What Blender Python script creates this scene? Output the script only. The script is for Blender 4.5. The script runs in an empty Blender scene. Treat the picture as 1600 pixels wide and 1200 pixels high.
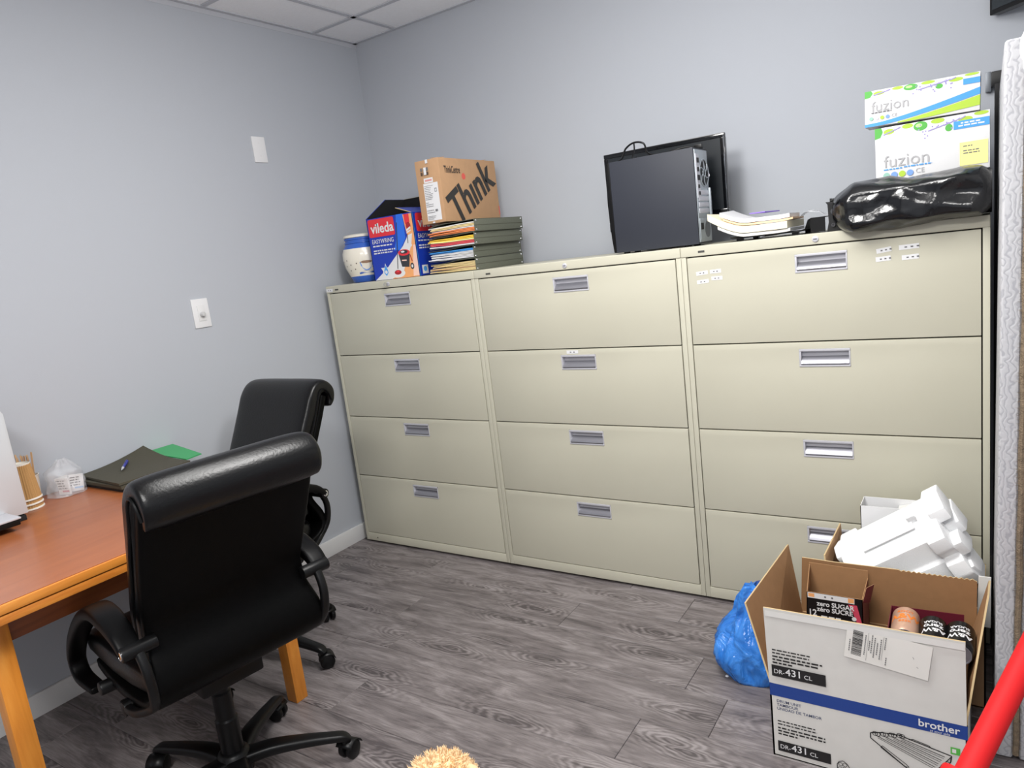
import bpy, bmesh, math, random
from mathutils import Vector, Matrix, noise
random.seed(7)
C = bpy.context.scene.collection
SC = bpy.context.scene
PI = math.pi
V = Vector

# ------------------------------------------------------------------ camera
FPX = 1113.55
YAW, PITCH, ROLL = 0.59914, -0.1796, -0.12058
CAM = V((2.7081, -2.4546, 1.3850))
_r = V((math.cos(YAW), math.sin(YAW), 0))
_f = V((-math.sin(YAW)*math.cos(PITCH), math.cos(YAW)*math.cos(PITCH), math.sin(PITCH)))
_u = _r.cross(_f)
RGT = _r*math.cos(ROLL) + _u*math.sin(ROLL)
UPV = -_r*math.sin(ROLL) + _u*math.cos(ROLL)
cd = bpy.data.cameras.new('camera'); cam = bpy.data.objects.new('camera', cd); C.objects.link(cam)
cd.sensor_width = 36; cd.lens = 36*FPX/1600; cd.clip_start = 0.02; cd.clip_end = 50
cam.matrix_world = Matrix(((RGT.x, UPV.x, -_f.x, CAM.x), (RGT.y, UPV.y, -_f.y, CAM.y), (RGT.z, UPV.z, -_f.z, CAM.z), (0, 0, 0, 1)))
SC.camera = cam

# ------------------------------------------------------------------ light and exposure
w = bpy.data.worlds.new('world'); SC.world = w; w.use_nodes = True
w.node_tree.nodes['Background'].inputs[0].default_value = (0.8, 0.86, 1, 1)
w.node_tree.nodes['Background'].inputs[1].default_value = 0.02
def area(name, loc, sx, sy, power, col=(1, 0.985, 0.96), rot=(0, 0, 0)):
    l = bpy.data.lights.new(name, 'AREA'); l.shape = 'RECTANGLE'; l.size = sx; l.size_y = sy; l.energy = power; l.color = col
    o = bpy.data.objects.new(name, l); C.objects.link(o); o.location = loc; o.rotation_euler = rot
    return o
area('ceiling_panel_light', (1.80, -1.10, 2.540), 1.15, 0.56, 17)
area('ceiling_panel_light', (2.30, -3.00, 2.540), 1.15, 0.56, 44)
pl_ = bpy.data.lights.new('added_fill_light', 'POINT'); pl_.energy = 28; pl_.shadow_soft_size = 0.14; pl_.color = (1, 0.985, 0.96)  # added point fill without a fixture, brightens the ceiling and upper walls
po_ = bpy.data.objects.new('added_fill_light', pl_); C.objects.link(po_); po_.location = (1.90, -1.05, 2.06)
SC.view_settings.view_transform = 'Standard'; SC.view_settings.look = 'None'
SC.view_settings.gamma = 1; SC.view_settings.use_curve_mapping = False
SC.view_settings.exposure = 0.55

# ------------------------------------------------------------------ materials
def lin(c):
    return tuple(((x/255)/12.92 if x/255 <= 0.04045 else ((x/255+0.055)/1.055)**2.4) for x in c)
MATS = {}
def mat(name, rgb, rough=0.6, metal=0.0, spec=0.5, var=0.0, vscale=8.0, bump=0.0, bscale=60.0, stretch=None, coat=0.0, emit=0.0, alpha=1.0, trans=0.0):
    if name in MATS: return MATS[name]
    m = bpy.data.materials.new(name); m.use_nodes = True
    nt = m.node_tree; b = nt.nodes['Principled BSDF']
    c = lin(rgb)
    b.inputs['Base Color'].default_value = (*c, 1); b.inputs['Roughness'].default_value = rough
    b.inputs['Metallic'].default_value = metal; b.inputs['Specular IOR Level'].default_value = spec
    b.inputs['Coat Weight'].default_value = coat; b.inputs['Alpha'].default_value = alpha
    b.inputs['Transmission Weight'].default_value = trans
    if var or bump:
        tc = nt.nodes.new('ShaderNodeTexCoord'); mp = nt.nodes.new('ShaderNodeMapping')
        nt.links.new(tc.outputs['Object'], mp.inputs['Vector'])
        if stretch: mp.inputs['Scale'].default_value = stretch
    if var:
        n = nt.nodes.new('ShaderNodeTexNoise'); n.inputs['Scale'].default_value = vscale; n.inputs['Detail'].default_value = 5
        nt.links.new(mp.outputs[0], n.inputs['Vector'])
        r = nt.nodes.new('ShaderNodeValToRGB')
        r.color_ramp.elements[0].position = 0.3; r.color_ramp.elements[1].position = 0.7
        r.color_ramp.elements[0].color = (*[x*(1-var) for x in c], 1); r.color_ramp.elements[1].color = (*[min(1, x*(1+var)) for x in c], 1)
        nt.links.new(n.outputs['Fac'], r.inputs['Fac']); nt.links.new(r.outputs['Color'], b.inputs['Base Color'])
    if bump:
        n2 = nt.nodes.new('ShaderNodeTexNoise'); n2.inputs['Scale'].default_value = bscale; n2.inputs['Detail'].default_value = 4
        nt.links.new(mp.outputs[0], n2.inputs['Vector'])
        bp = nt.nodes.new('ShaderNodeBump'); bp.inputs['Strength'].default_value = bump; bp.inputs['Distance'].default_value = 0.004
        nt.links.new(n2.outputs['Fac'], bp.inputs['Height']); nt.links.new(bp.outputs[0], b.inputs['Normal'])
    MATS[name] = m
    return m

def mat_film(name, rgb, clear, rough=0.12, crease=0.0):
    """thin plastic film: part clear, part glossy coloured sheet"""
    m = bpy.data.materials.new(name); m.use_nodes = True; nt = m.node_tree
    b = nt.nodes['Principled BSDF']; b.inputs['Base Color'].default_value = (*lin(rgb), 1); b.inputs['Roughness'].default_value = rough
    if crease:
        tc = nt.nodes.new('ShaderNodeTexCoord'); n = nt.nodes.new('ShaderNodeTexNoise'); n.inputs['Scale'].default_value = 11; n.inputs['Detail'].default_value = 3; n.inputs['Distortion'].default_value = 2.2
        nt.links.new(tc.outputs['Object'], n.inputs['Vector'])
        bp = nt.nodes.new('ShaderNodeBump'); bp.inputs['Strength'].default_value = crease; bp.inputs['Distance'].default_value = 0.02
        nt.links.new(n.outputs['Fac'], bp.inputs['Height']); nt.links.new(bp.outputs[0], b.inputs['Normal'])
        r = nt.nodes.new('ShaderNodeValToRGB'); c = lin(rgb); r.color_ramp.elements[0].position = 0.35; r.color_ramp.elements[1].position = 0.75
        r.color_ramp.elements[0].color = (*[x*0.8 for x in c], 1); r.color_ramp.elements[1].color = (*[min(1, x*1.3+0.05) for x in c], 1)
        nt.links.new(n.outputs['Fac'], r.inputs['Fac']); nt.links.new(r.outputs[0], b.inputs['Base Color'])
    t = nt.nodes.new('ShaderNodeBsdfTransparent'); mx = nt.nodes.new('ShaderNodeMixShader'); mx.inputs[0].default_value = 1-clear
    nt.links.new(t.outputs[0], mx.inputs[1]); nt.links.new(b.outputs[0], mx.inputs[2])
    nt.links.new(mx.outputs[0], nt.nodes['Material Output'].inputs['Surface'])
    MATS[name] = m
    return m

def mat_wood(name, c0, c1, scale=(1, 1, 1), rough=0.3, coat=0.0, nscale=3.0, objrand=0.0, c2=None, knots=False):
    """grained wood: stretched noise, cathedral rings, optional shade per plank"""
    m = bpy.data.materials.new(name); m.use_nodes = True; nt = m.node_tree; b = nt.nodes['Principled BSDF']
    b.inputs['Roughness'].default_value = rough; b.inputs['Coat Weight'].default_value = coat; b.inputs['Coat Roughness'].default_value = 0.15
    tc = nt.nodes.new('ShaderNodeTexCoord'); mp = nt.nodes.new('ShaderNodeMapping'); mp.inputs['Scale'].default_value = scale
    oi = nt.nodes.new('ShaderNodeObjectInfo')
    va = nt.nodes.new('ShaderNodeVectorMath'); va.operation = 'MULTIPLY_ADD'
    cx = nt.nodes.new('ShaderNodeCombineXYZ')
    for i in range(3): nt.links.new(oi.outputs['Random'], cx.inputs[i])
    va.inputs[1].default_value = (37, 23, 11)
    nt.links.new(cx.outputs[0], va.inputs[0]); nt.links.new(tc.outputs['Object'], va.inputs[2])
    nt.links.new(va.outputs[0], mp.inputs['Vector'])
    n = nt.nodes.new('ShaderNodeTexNoise'); n.inputs['Scale'].default_value = nscale; n.inputs['Detail'].default_value = 8; n.inputs['Roughness'].default_value = 0.65; n.inputs['Distortion'].default_value = 0.9
    nt.links.new(mp.outputs[0], n.inputs['Vector'])
    # rings: sine of a smooth low frequency field
    n2 = nt.nodes.new('ShaderNodeTexNoise'); n2.inputs['Scale'].default_value = nscale*0.42; n2.inputs['Detail'].default_value = 1.5
    nt.links.new(mp.outputs[0], n2.inputs['Vector'])
    mm = nt.nodes.new('ShaderNodeMath'); mm.operation = 'MULTIPLY'; mm.inputs[1].default_value = 95
    sn = nt.nodes.new('ShaderNodeMath'); sn.operation = 'SINE'
    nt.links.new(n2.outputs['Fac'], mm.inputs[0]); nt.links.new(mm.outputs[0], sn.inputs[0])
    m2 = nt.nodes.new('ShaderNodeMath'); m2.operation = 'MULTIPLY_ADD'; m2.inputs[1].default_value = 0.025
    nt.links.new(sn.outputs[0], m2.inputs[0]); nt.links.new(n.outputs['Fac'], m2.inputs[2])
    # blotches
    n3 = nt.nodes.new('ShaderNodeTexNoise'); n3.inputs['Scale'].default_value = nscale*0.7; n3.inputs['Detail'].default_value = 3
    nt.links.new(mp.outputs[0], n3.inputs['Vector'])
    m3 = nt.nodes.new('ShaderNodeMath'); m3.operation = 'MULTIPLY_ADD'; m3.inputs[1].default_value = 0.45
    nt.links.new(n3.outputs['Fac'], m3.inputs[0]); nt.links.new(m2.outputs[0], m3.inputs[2])
    last = m3
    if knots:
        # knots: distorted rings round scattered points, dark in the middle, and a fine pore streak
        def M(op, a, b_=None, c_=None):
            q = nt.nodes.new('ShaderNodeMath'); q.operation = op
            for i, x in enumerate((a, b_, c_)):
                if x is None: continue
                if isinstance(x, (int, float)): q.inputs[i].default_value = x
                else: nt.links.new(x, q.inputs[i])
            return q.outputs[0]
        mk = nt.nodes.new('ShaderNodeMapping'); mk.inputs['Scale'].default_value = (1.55, 5.4, 1); nt.links.new(va.outputs[0], mk.inputs['Vector'])
        nd = nt.nodes.new('ShaderNodeTexNoise'); nd.inputs['Scale'].default_value = 3.2; nd.inputs['Detail'].default_value = 3; nt.links.new(mk.outputs[0], nd.inputs['Vector'])
        ad = nt.nodes.new('ShaderNodeVectorMath'); ad.operation = 'MULTIPLY_ADD'; ad.inputs[1].default_value = (0.30, 0.30, 0); nt.links.new(nd.outputs['Color'], ad.inputs[0]); nt.links.new(mk.outputs[0], ad.inputs[2])
        vo = nt.nodes.new('ShaderNodeTexVoronoi'); vo.inputs['Scale'].default_value = 1.0; vo.voronoi_dimensions = '2D'; nt.links.new(ad.outputs[0], vo.inputs['Vector'])
        d_ = vo.outputs['Distance']
        fall = nt.nodes.new('ShaderNodeMapRange'); fall.interpolation_type = 'SMOOTHSTEP'
        for i, x in ((1, 0.05), (2, 0.42), (3, 1.0), (4, 0.0)): fall.inputs[i].default_value = x
        nt.links.new(d_, fall.inputs[0])
        core_ = nt.nodes.new('ShaderNodeMapRange'); core_.interpolation_type = 'SMOOTHSTEP'
        for i, x in ((1, 0.0), (2, 0.12), (3, -0.20), (4, 0.0)): core_.inputs[i].default_value = x
        nt.links.new(d_, core_.inputs[0])
        ring = M('MULTIPLY', M('MULTIPLY', M('SINE', M('MULTIPLY', d_, 120)), fall.outputs[0]), 0.15)
        mf = nt.nodes.new('ShaderNodeMapping'); mf.inputs['Scale'].default_value = (5, 95, 1); nt.links.new(va.outputs[0], mf.inputs['Vector'])
        nf = nt.nodes.new('ShaderNodeTexNoise'); nf.inputs['Scale'].default_value = 3.0; nf.inputs['Detail'].default_value = 4; nt.links.new(mf.outputs[0], nf.inputs['Vector'])
        s1 = M('ADD', m3.outputs[0], ring); s2 = M('ADD', s1, core_.outputs[0]); s3 = M('MULTIPLY_ADD', M('SUBTRACT', nf.outputs['Fac'], 0.5), 0.42, s2)
        class _W: pass
        last = m3 = _W(); m3.outputs = [s3]
    if objrand:
        m4 = nt.nodes.new('ShaderNodeMath'); m4.operation = 'MULTIPLY_ADD'; m4.inputs[1].default_value = objrand
        nt.links.new(oi.outputs['Random'], m4.inputs[0]); nt.links.new(m3.outputs[0], m4.inputs[2]); last = m4
    r = nt.nodes.new('ShaderNodeValToRGB')
    r.color_ramp.elements[0].position = 0.52; r.color_ramp.elements[1].position = 0.98 + objrand*0.5
    r.color_ramp.elements[0].color = (*lin(c0), 1); r.color_ramp.elements[1].color = (*lin(c1), 1)
    if c2:
        e = r.color_ramp.elements.new(0.75); e.color = (*lin(c2), 1)
    nt.links.new(last.outputs[0], r.inputs['Fac']); nt.links.new(r.outputs[0], b.inputs['Base Color'])
    bp = nt.nodes.new('ShaderNodeBump'); bp.inputs['Strength'].default_value = 0.12; bp.inputs['Distance'].default_value = 0.002
    nt.links.new(n.outputs['Fac'], bp.inputs['Height']); nt.links.new(bp.outputs[0], b.inputs['Normal'])
    MATS[name] = m
    return m

def mat_quilt(name, rgb, rgb2):
    """knitted mattress ticking with raised swirling lines"""
    m = bpy.data.materials.new(name); m.use_nodes = True; nt = m.node_tree; b = nt.nodes['Principled BSDF']
    b.inputs['Roughness'].default_value = 0.85
    tc = nt.nodes.new('ShaderNodeTexCoord')
    wv = nt.nodes.new('ShaderNodeTexWave'); wv.inputs['Scale'].default_value = 26; wv.inputs['Distortion'].default_value = 11; wv.inputs['Detail'].default_value = 1.5; wv.inputs['Detail Scale'].default_value = 1.6
    wv.bands_direction = 'X'
    nt.links.new(tc.outputs['Object'], wv.inputs['Vector'])
    r = nt.nodes.new('ShaderNodeValToRGB'); r.color_ramp.elements[0].position = 0.04; r.color_ramp.elements[1].position = 0.30
    r.color_ramp.elements[0].color = (*lin(rgb2), 1); r.color_ramp.elements[1].color = (*lin(rgb), 1)
    nt.links.new(wv.outputs['Fac'], r.inputs['Fac']); nt.links.new(r.outputs[0], b.inputs['Base Color'])
    bp = nt.nodes.new('ShaderNodeBump'); bp.inputs['Strength'].default_value = 0.22; bp.inputs['Distance'].default_value = 0.002
    nt.links.new(wv.outputs['Fac'], bp.inputs['Height']); nt.links.new(bp.outputs[0], b.inputs['Normal'])
    MATS[name] = m
    return m

M_wall = mat('wall_paint', (180, 184, 191), 0.62, spec=0.35, bump=0.06, bscale=420)
M_ceil = mat('ceiling_tile', (246, 247, 249), 0.9, bump=0.25, bscale=260, var=0.02, vscale=80)
M_grid = mat('grid_metal', (190, 192, 198), 0.5)
M_trim = mat('white_trim', (222, 222, 222), 0.45)
M_floor = mat_wood('grey_oak_plank', (78, 72, 73), (146, 139, 139), scale=(1.3, 7, 1), rough=0.42, nscale=3.2, objrand=0.09, c2=(114, 107, 107), knots=True)
M_sub = mat('subfloor', (48, 45, 45), 0.8)
M_putty = mat('putty_steel', (198, 195, 177), 0.42, spec=0.45, var=0.015, vscale=3)
M_dark = mat('dark_gap', (22, 22, 20), 0.8)
M_alu = mat('brushed_aluminium', (150, 150, 157), 0.36, metal=0.65)
M_alu2 = mat('satin_aluminium', (204, 204, 210), 0.42, metal=0.25)
M_chrome = mat('chrome', (225, 225, 228), 0.12, metal=1.0)
M_white = mat('white_paper', (226, 226, 227), 0.6)
M_offwhite = mat('offwhite_card', (222, 221, 217), 0.62, var=0.02, vscale=30)
M_black = mat('black_plastic', (11, 11, 12), 0.38, spec=0.28)
M_blackm = mat('black_matte', (16, 16, 18), 0.7)
M_gloss = mat('black_gloss', (12, 13, 16), 0.1)
M_leather = mat('black_leather', (4, 4, 4), 0.45, spec=0.09, bump=0.10, bscale=300)
M_pad = mat('black_leather_pad', (6, 6, 7), 0.31, spec=0.36, bump=0.14, bscale=160)
M_leather2 = mat('black_leather_piping', (5, 5, 6), 0.42, spec=0.15)
M_kraft = mat('kraft_board', (158, 118, 80), 0.75, var=0.05, vscale=40)
M_kraftbox = mat('kraft_carton', (190, 150, 112), 0.7, var=0.04, vscale=25)
M_ink = mat('black_ink', (26, 25, 26), 0.6)
M_inkgrey = mat('grey_ink', (110, 110, 112), 0.6)
M_red = mat('red_print', (226, 52, 62), 0.5)
M_blue = mat('blue_print', (26, 66, 190), 0.45)
M_navy = mat('navy_print', (30, 64, 140), 0.5)
M_lblue = mat('sky_print', (72, 158, 232), 0.5)
M_orange = mat('orange_print', (240, 170, 110), 0.5)
M_green = mat('green_print', (86, 178, 72), 0.5)
M_lime = mat('lime_print', (176, 208, 62), 0.5)
M_yellow = mat('yellow_note', (244, 238, 156), 0.7)
M_purple = mat('purple_print', (160, 150, 205), 0.6)
M_olive = mat('olive_pressboard', (98, 101, 88), 0.7, var=0.08, vscale=200)
M_oliveD = mat('dark_olive_folder', (70, 67, 54), 0.75, var=0.08, vscale=160)
M_manila = mat('manila', (232, 208, 150), 0.7)
M_foam = mat('white_polystyrene', (240, 241, 242), 0.75, bump=0.3, bscale=500)

# ------------------------------------------------------------------ mesh helpers
class MB:
    def __init__(s): s.v = []; s.f = []; s.mi = []
    def add(s, verts, faces, mi=0):
        o = len(s.v); s.v += [tuple(p) for p in verts]
        for i, f in enumerate(faces):
            s.f.append(tuple(o+k for k in f)); s.mi.append(mi[i] if isinstance(mi, (list, tuple)) else mi)
        return s
    def box(s, x0, x1, y0, y1, z0, z1, mi=0, M=None):
        p = [V((x, y, z)) for x in (x0, x1) for y in (y0, y1) for z in (z0, z1)]
        if M: p = [M @ a for a in p]
        return s.add(p, [(0, 1, 3, 2), (4, 6, 7, 5), (0, 4, 5, 1), (2, 3, 7, 6), (0, 2, 6, 4), (1, 5, 7, 3)], mi)
    def slab(s, quad, t, mi_a=0, mi_b=0, mi_e=0):
        """quad of 4 points, thickened by t along its own normal; front mi_a"""
        q = [V(a) for a in quad]; n = (q[1]-q[0]).cross(q[-1]-q[0]).normalized()*t
        k = len(q); p = q+[a-n for a in q]
        f = [tuple(range(k)), tuple(range(2*k-1, k-1, -1))]+[(i, i+k, (i+1) % k+k, (i+1) % k) for i in range(k)]
        return s.add(p, f, [mi_a, mi_b]+[mi_e]*k)
    def lathe(s, prof, n=28, mi=0, M=None, cap=True):
        p = []; f = []; m = []
        for (r, z) in prof:
            for i in range(n):
                a = 2*PI*i/n; p.append(V((r*math.cos(a), r*math.sin(a), z)))
        for j in range(len(prof)-1):
            for i in range(n):
                f.append((j*n+i, j*n+(i+1) % n, (j+1)*n+(i+1) % n, (j+1)*n+i)); m.append(mi[j] if isinstance(mi, list) else mi)
        if cap:
            if prof[0][0] > 1e-5: f.append(tuple(range(n-1, -1, -1))); m.append(mi[0] if isinstance(mi, list) else mi)
            if prof[-1][0] > 1e-5: f.append(tuple((len(prof)-1)*n+i for i in range(n))); m.append(mi[-1] if isinstance(mi, list) else mi)
        if M: p = [M @ a for a in p]
        return s.add(p, f, m)
    def cyl(s, a, b, r, r2=None, n=16, mi=0):
        a = V(a); b = V(b); d = b-a; q = d.to_track_quat('Z', 'Y').to_matrix().to_4x4(); M = Matrix.Translation(a) @ q
        return s.lathe([(r, 0), (r if r2 is None else r2, d.length)], n, mi, M)
    def sweep(s, pts, side, sizes, n=20, e=3.0, sub=4, mi=0, roundcap=True):
        """rounded section swept along a smooth path; sizes = (half width along side, half thickness)"""
        P, Z = spline(pts, sizes, sub)
        S0 = V(side).normalized(); rings = []
        k = len(P)
        for i in range(k):
            T = (P[min(i+1, k-1)]-P[max(i-1, 0)]).normalized()
            S = (S0-T*S0.dot(T)).normalized(); N = T.cross(S)
            w_, t_ = Z[i]
            ring = []
            for j in range(n):
                a = 2*PI*(j+0.5)/n; c, q = math.cos(a), math.sin(a)
                ring.append(P[i]+S*w_*math.copysign(abs(c)**(2/e), c)+N*t_*math.copysign(abs(q)**(2/e), q))
            rings.append(ring)
        if roundcap:
            def shrink(ring, c, T, d, f): return [c+(p-c)*f+T*d for p in ring]
            t0 = (P[0]-P[1]).normalized(); t1 = (P[-1]-P[-2]).normalized(); d0 = min(Z[0])*0.5; d1 = min(Z[-1])*0.5
            rings = [shrink(rings[0], P[0], t0, d0, 0.72), shrink(rings[0], P[0], t0, d0*0.7, 0.92)]+rings+[shrink(rings[-1], P[-1], t1, d1*0.7, 0.92), shrink(rings[-1], P[-1], t1, d1, 0.72)]
        v = [p for r in rings for p in r]; f = []
        for j in range(len(rings)-1):
            for i in range(n): f.append((j*n+i, j*n+(i+1) % n, (j+1)*n+(i+1) % n, (j+1)*n+i))
        f.append(tuple(range(n-1, -1, -1))); f.append(tuple((len(rings)-1)*n+i for i in range(n)))
        return s.add(v, f, mi)
    def tube(s, pts, r, n=8, sub=4, mi=0):
        P, Z = spline(pts, [(r, r)]*len(pts), sub); k = len(P); v = []; f = []
        T0 = (P[1]-P[0]).normalized(); N = T0.orthogonal().normalized()
        for i in range(k):
            T = (P[min(i+1, k-1)]-P[max(i-1, 0)]).normalized()
            N = (N-T*N.dot(T)).normalized(); B = T.cross(N)
            for j in range(n):
                a = 2*PI*j/n; v.append(P[i]+N*r*math.cos(a)+B*r*math.sin(a))
        for i in range(k-1):
            for j in range(n): f.append((i*n+j, i*n+(j+1) % n, (i+1)*n+(j+1) % n, (i+1)*n+j))
        f.append(tuple(range(n-1, -1, -1))); f.append(tuple((k-1)*n+j for j in range(n)))
        return s.add(v, f, mi)
    def prism(s, poly, o, xd, yd, depth, mi=0):
        """2D outline in the plane o,xd,yd pulled back by depth along -normal"""
        o = V(o); xd = V(xd); yd = V(yd); nn = xd.cross(yd).normalized()
        a = [o+xd*p[0]+yd*p[1] for p in poly]; b = [p-nn*depth for p in a]; k = len(poly)
        f = [tuple(range(k)), tuple(range(2*k-1, k-1, -1))]+[(i, i+k, (i+1) % k+k, (i+1) % k) for i in range(k)]
        return s.add(a+b, f, mi)

def spline(pts, sizes, sub):
    P = [V(p) for p in pts]; k = len(P)
    if k < 3 or sub <= 1: return P, [tuple(z) for z in sizes]
    o = []; z = []
    for i in range(k-1):
        p0, p1, p2, p3 = P[max(i-1, 0)], P[i], P[i+1], P[min(i+2, k-1)]
        for j in range(sub):
            t = j/sub
            o.append(0.5*((2*p1)+(p2-p0)*t+(2*p0-5*p1+4*p2-p3)*t*t+(3*p1-p0-3*p2+p3)*t**3))
            z.append(tuple(a+(b-a)*t for a, b in zip(sizes[i], sizes[i+1])))
    o.append(P[-1]); z.append(tuple(sizes[-1]))
    return o, z

def obj(name, mb, mats, parent=None, smooth=False, bevel=0.0, seg=2, subs=0, recalc=True, angle=35):
    me = bpy.data.meshes.new(name); me.from_pydata(mb.v, [], mb.f)
    mats = mats if isinstance(mats, (list, tuple)) else [mats]
    for m in mats: me.materials.append(m)
    me.polygons.foreach_set('material_index', mb.mi)
    if recalc or bevel:
        bm = bmesh.new(); bm.from_mesh(me)
        if recalc: bmesh.ops.recalc_face_normals(bm, faces=bm.faces[:])
        if bevel:
            eds = [e for e in bm.edges if len(e.link_faces) == 2 and e.calc_face_angle(0) > 0.6]
            bmesh.ops.bevel(bm, geom=eds, offset=bevel, segments=seg, profile=0.6, affect='EDGES', clamp_overlap=True)
        bm.to_mesh(me); bm.free()
    if smooth or bevel:
        me.polygons.foreach_set('use_smooth', [True]*len(me.polygons))
        me.set_sharp_from_angle(angle=math.radians(angle))
    o = bpy.data.objects.new(name, me); C.objects.link(o)
    if parent: o.parent = parent
    if subs:
        s = o.modifiers.new('s', 'SUBSURF'); s.levels = subs; s.render_levels = subs
    return o
def thing(name, label, cat, loc=(0, 0, 0), rz=0.0, group=None, rot=None):
    o = bpy.data.objects.new(name, None); C.objects.link(o); o.empty_display_size = 0.05
    o.location = loc; o.rotation_euler = rot if rot else (0, 0, rz)
    o['label'] = label; o['category'] = cat
    if group: o['group'] = group
    return o
def tag(o, label, cat, group=None):
    o['label'] = label; o['category'] = cat
    if group: o['group'] = group
    return o
def struct(o): o['kind'] = 'structure'; return o

def tmesh(s, size, bold=0.0, align='LEFT', sx=1.0, lead=1.0, depth=0.0):
    cu = bpy.data.curves.new('t', 'FONT'); cu.body = s; cu.size = size; cu.align_x = align; cu.offset = bold*size; cu.space_line = lead
    cu.resolution_u = 3; cu.extrude = depth
    o = bpy.data.objects.new('t', cu); C.objects.link(o)
    me = bpy.data.meshes.new_from_object(o.evaluated_get(bpy.context.evaluated_depsgraph_get()))
    bpy.data.objects.remove(o); bpy.data.curves.remove(cu)
    vs = [(v.co.x*sx, v.co.y, v.co.z) for v in me.vertices]; fs = [tuple(p.vertices) for p in me.polygons]
    bpy.data.meshes.remove(me)
    return vs, fs
def text(parent, items, o, xd, yd, m, name='lettering', lift=0.0022, wrap=None):
    """items: (string, x, y, size, opts) on the plane o, xd, yd; joined as one printed part"""
    o = V(o); xd = V(xd).normalized(); yd = V(yd).normalized(); nn = xd.cross(yd).normalized(); mb = MB()
    for it in items:
        s, x, y, size = it[:4]; op = dict(it[4]) if len(it) > 4 else {}
        ang = math.radians(op.pop('ang', 0)); vs, fs = tmesh(s, size, **op); ca, sa = math.cos(ang), math.sin(ang)
        p = []
        for (a, b, c) in vs:
            X = x+a*ca-b*sa; Y = y+a*sa+b*ca
            p.append(wrap(X, Y) if wrap else o+xd*X+yd*Y+nn*lift)
        mb.add(p, fs)
    return obj(name, mb, m, parent, recalc=False)
def deco(parent, polys, mats, o, xd, yd, name='printing', lift=0.0004, step=0.00003, wrap=None):
    """flat print: (outline, material index), later ones lie a hair above earlier ones"""
    o = V(o); xd = V(xd).normalized(); yd = V(yd).normalized(); nn = xd.cross(yd).normalized(); mb = MB()
    for i, (pl, mi) in enumerate(polys):
        if wrap: p = [wrap(a, b, lift+step*i) for a, b in pl]
        else: p = [o+xd*a+yd*b+nn*(lift+step*i) for a, b in pl]
        mb.add(p, [tuple(range(len(p)))], mi)
    return obj(name, mb, mats, parent, recalc=False)
def R4(x0, y0, x1, y1): return [(x0, y0), (x1, y0), (x1, y1), (x0, y1)]
def RR(x0, y0, x1, y1, r, n=4):
    o = []
    for cx, cy, a0 in ((x1-r, y0+r, -90), (x1-r, y1-r, 0), (x0+r, y1-r, 90), (x0+r, y0+r, 180)):
        for i in range(n+1):
            a = math.radians(a0+90*i/n); o.append((cx+r*math.cos(a), cy+r*math.sin(a)))
    return o
def EL(cx, cy, rx, ry=None, n=20, a0=0, a1=360):
    ry = rx if ry is None else ry
    k = n if a1-a0 >= 360 else n+1
    return [(cx+rx*math.cos(math.radians(a0+(a1-a0)*i/n)), cy+ry*math.sin(math.radians(a0+(a1-a0)*i/n))) for i in range(k)]
def LN(x0, y0, x1, y1, w_):
    d = math.hypot(x1-x0, y1-y0) or 1; nx, ny = -(y1-y0)/d*w_/2, (x1-x0)/d*w_/2
    return [(x0+nx, y0+ny), (x0-nx, y0-ny), (x1-nx, y1-ny), (x1+nx, y1+ny)]
def lines(x0, y0, n, dy, wmin, wmax, h, mi):
    """rows of unreadable small print as thin dashes"""
    o = []
    for i in range(n):
        x = x0; L = random.uniform(wmin, wmax)
        while x < x0+L:
            wd = random.uniform(h*1.2, h*4); o.append((R4(x, y0-i*dy, min(x+wd, x0+L), y0-i*dy+h), mi)); x += wd+h*0.7
    return o
def crumple(mb_pts, amp, freq, seed=0):
    o = []
    for p in mb_pts:
        q = V(p)*freq+V((seed, seed*1.7, seed*0.3))
        d = noise.noise_vector(q)*0.6+noise.noise_vector(q*2.3)*0.3
        rid = 1-abs(noise.noise(q*1.5))*2
        o.append(V(p)+d*amp+V((0, 0, 1))*rid*amp*0.25)
    return o
X_, Y_, Z_ = V((1, 0, 0)), V((0, 1, 0)), V((0, 0, 1))

# ================================================================== THE ROOM
XW, YB, ZC = -0.057, 0.523, 2.555      # left wall, back wall, ceiling
XR, YF = 3.40, -4.30                   # right wall, wall behind the camera
b = MB().box(XW-0.1, XR+0.1, YF-0.1, YB+0.1, -0.12, -0.012); floor = struct(obj('floor', b, M_sub))
# planks run along the cabinets, rows 0.184 wide, one object per plank
ROW, PL = 0.184, 1.22
plank_mesh = {}
def plank(x0, x1, y0, y1):
    key = (round(x1-x0, 3), round(y1-y0, 3))
    if key not in plank_mesh:
        L, W = x1-x0, y1-y0; g = 0.0006; c = 0.0014
        p = [(g, g, -.012), (L-g, g, -.012), (L-g, W-g, -.012), (g, W-g, -.012), (g, g, -c), (L-g, g, -c), (L-g, W-g, -c), (g, W-g, -c),
             (g+c, g+c, 0), (L-g-c, g+c, 0), (L-g-c, W-g-c, 0), (g+c, W-g-c, 0)]
        f = [(8, 9, 10, 11)]+[(i, (i+1) % 4, (i+1) % 4+4, i+4) for i in range(4)]+[(i+4, (i+1) % 4+4, (i+1) % 4+8, i+8) for i in range(4)]
        o = obj('plank', MB().add(p, f), M_floor, floor); plank_mesh[key] = o.data
    else:
        o = bpy.data.objects.new('plank', plank_mesh[key]); C.objects.link(o); o.parent = floor
    o.location = (x0, y0, 0)
known = {1: 1.858, 3: 1.927, 4: 1.367, 0: 0.92, 2: 0.84, -1: 1.62, 5: 0.55, 6: 1.5}   # row index -> a joint seen in that row
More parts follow.
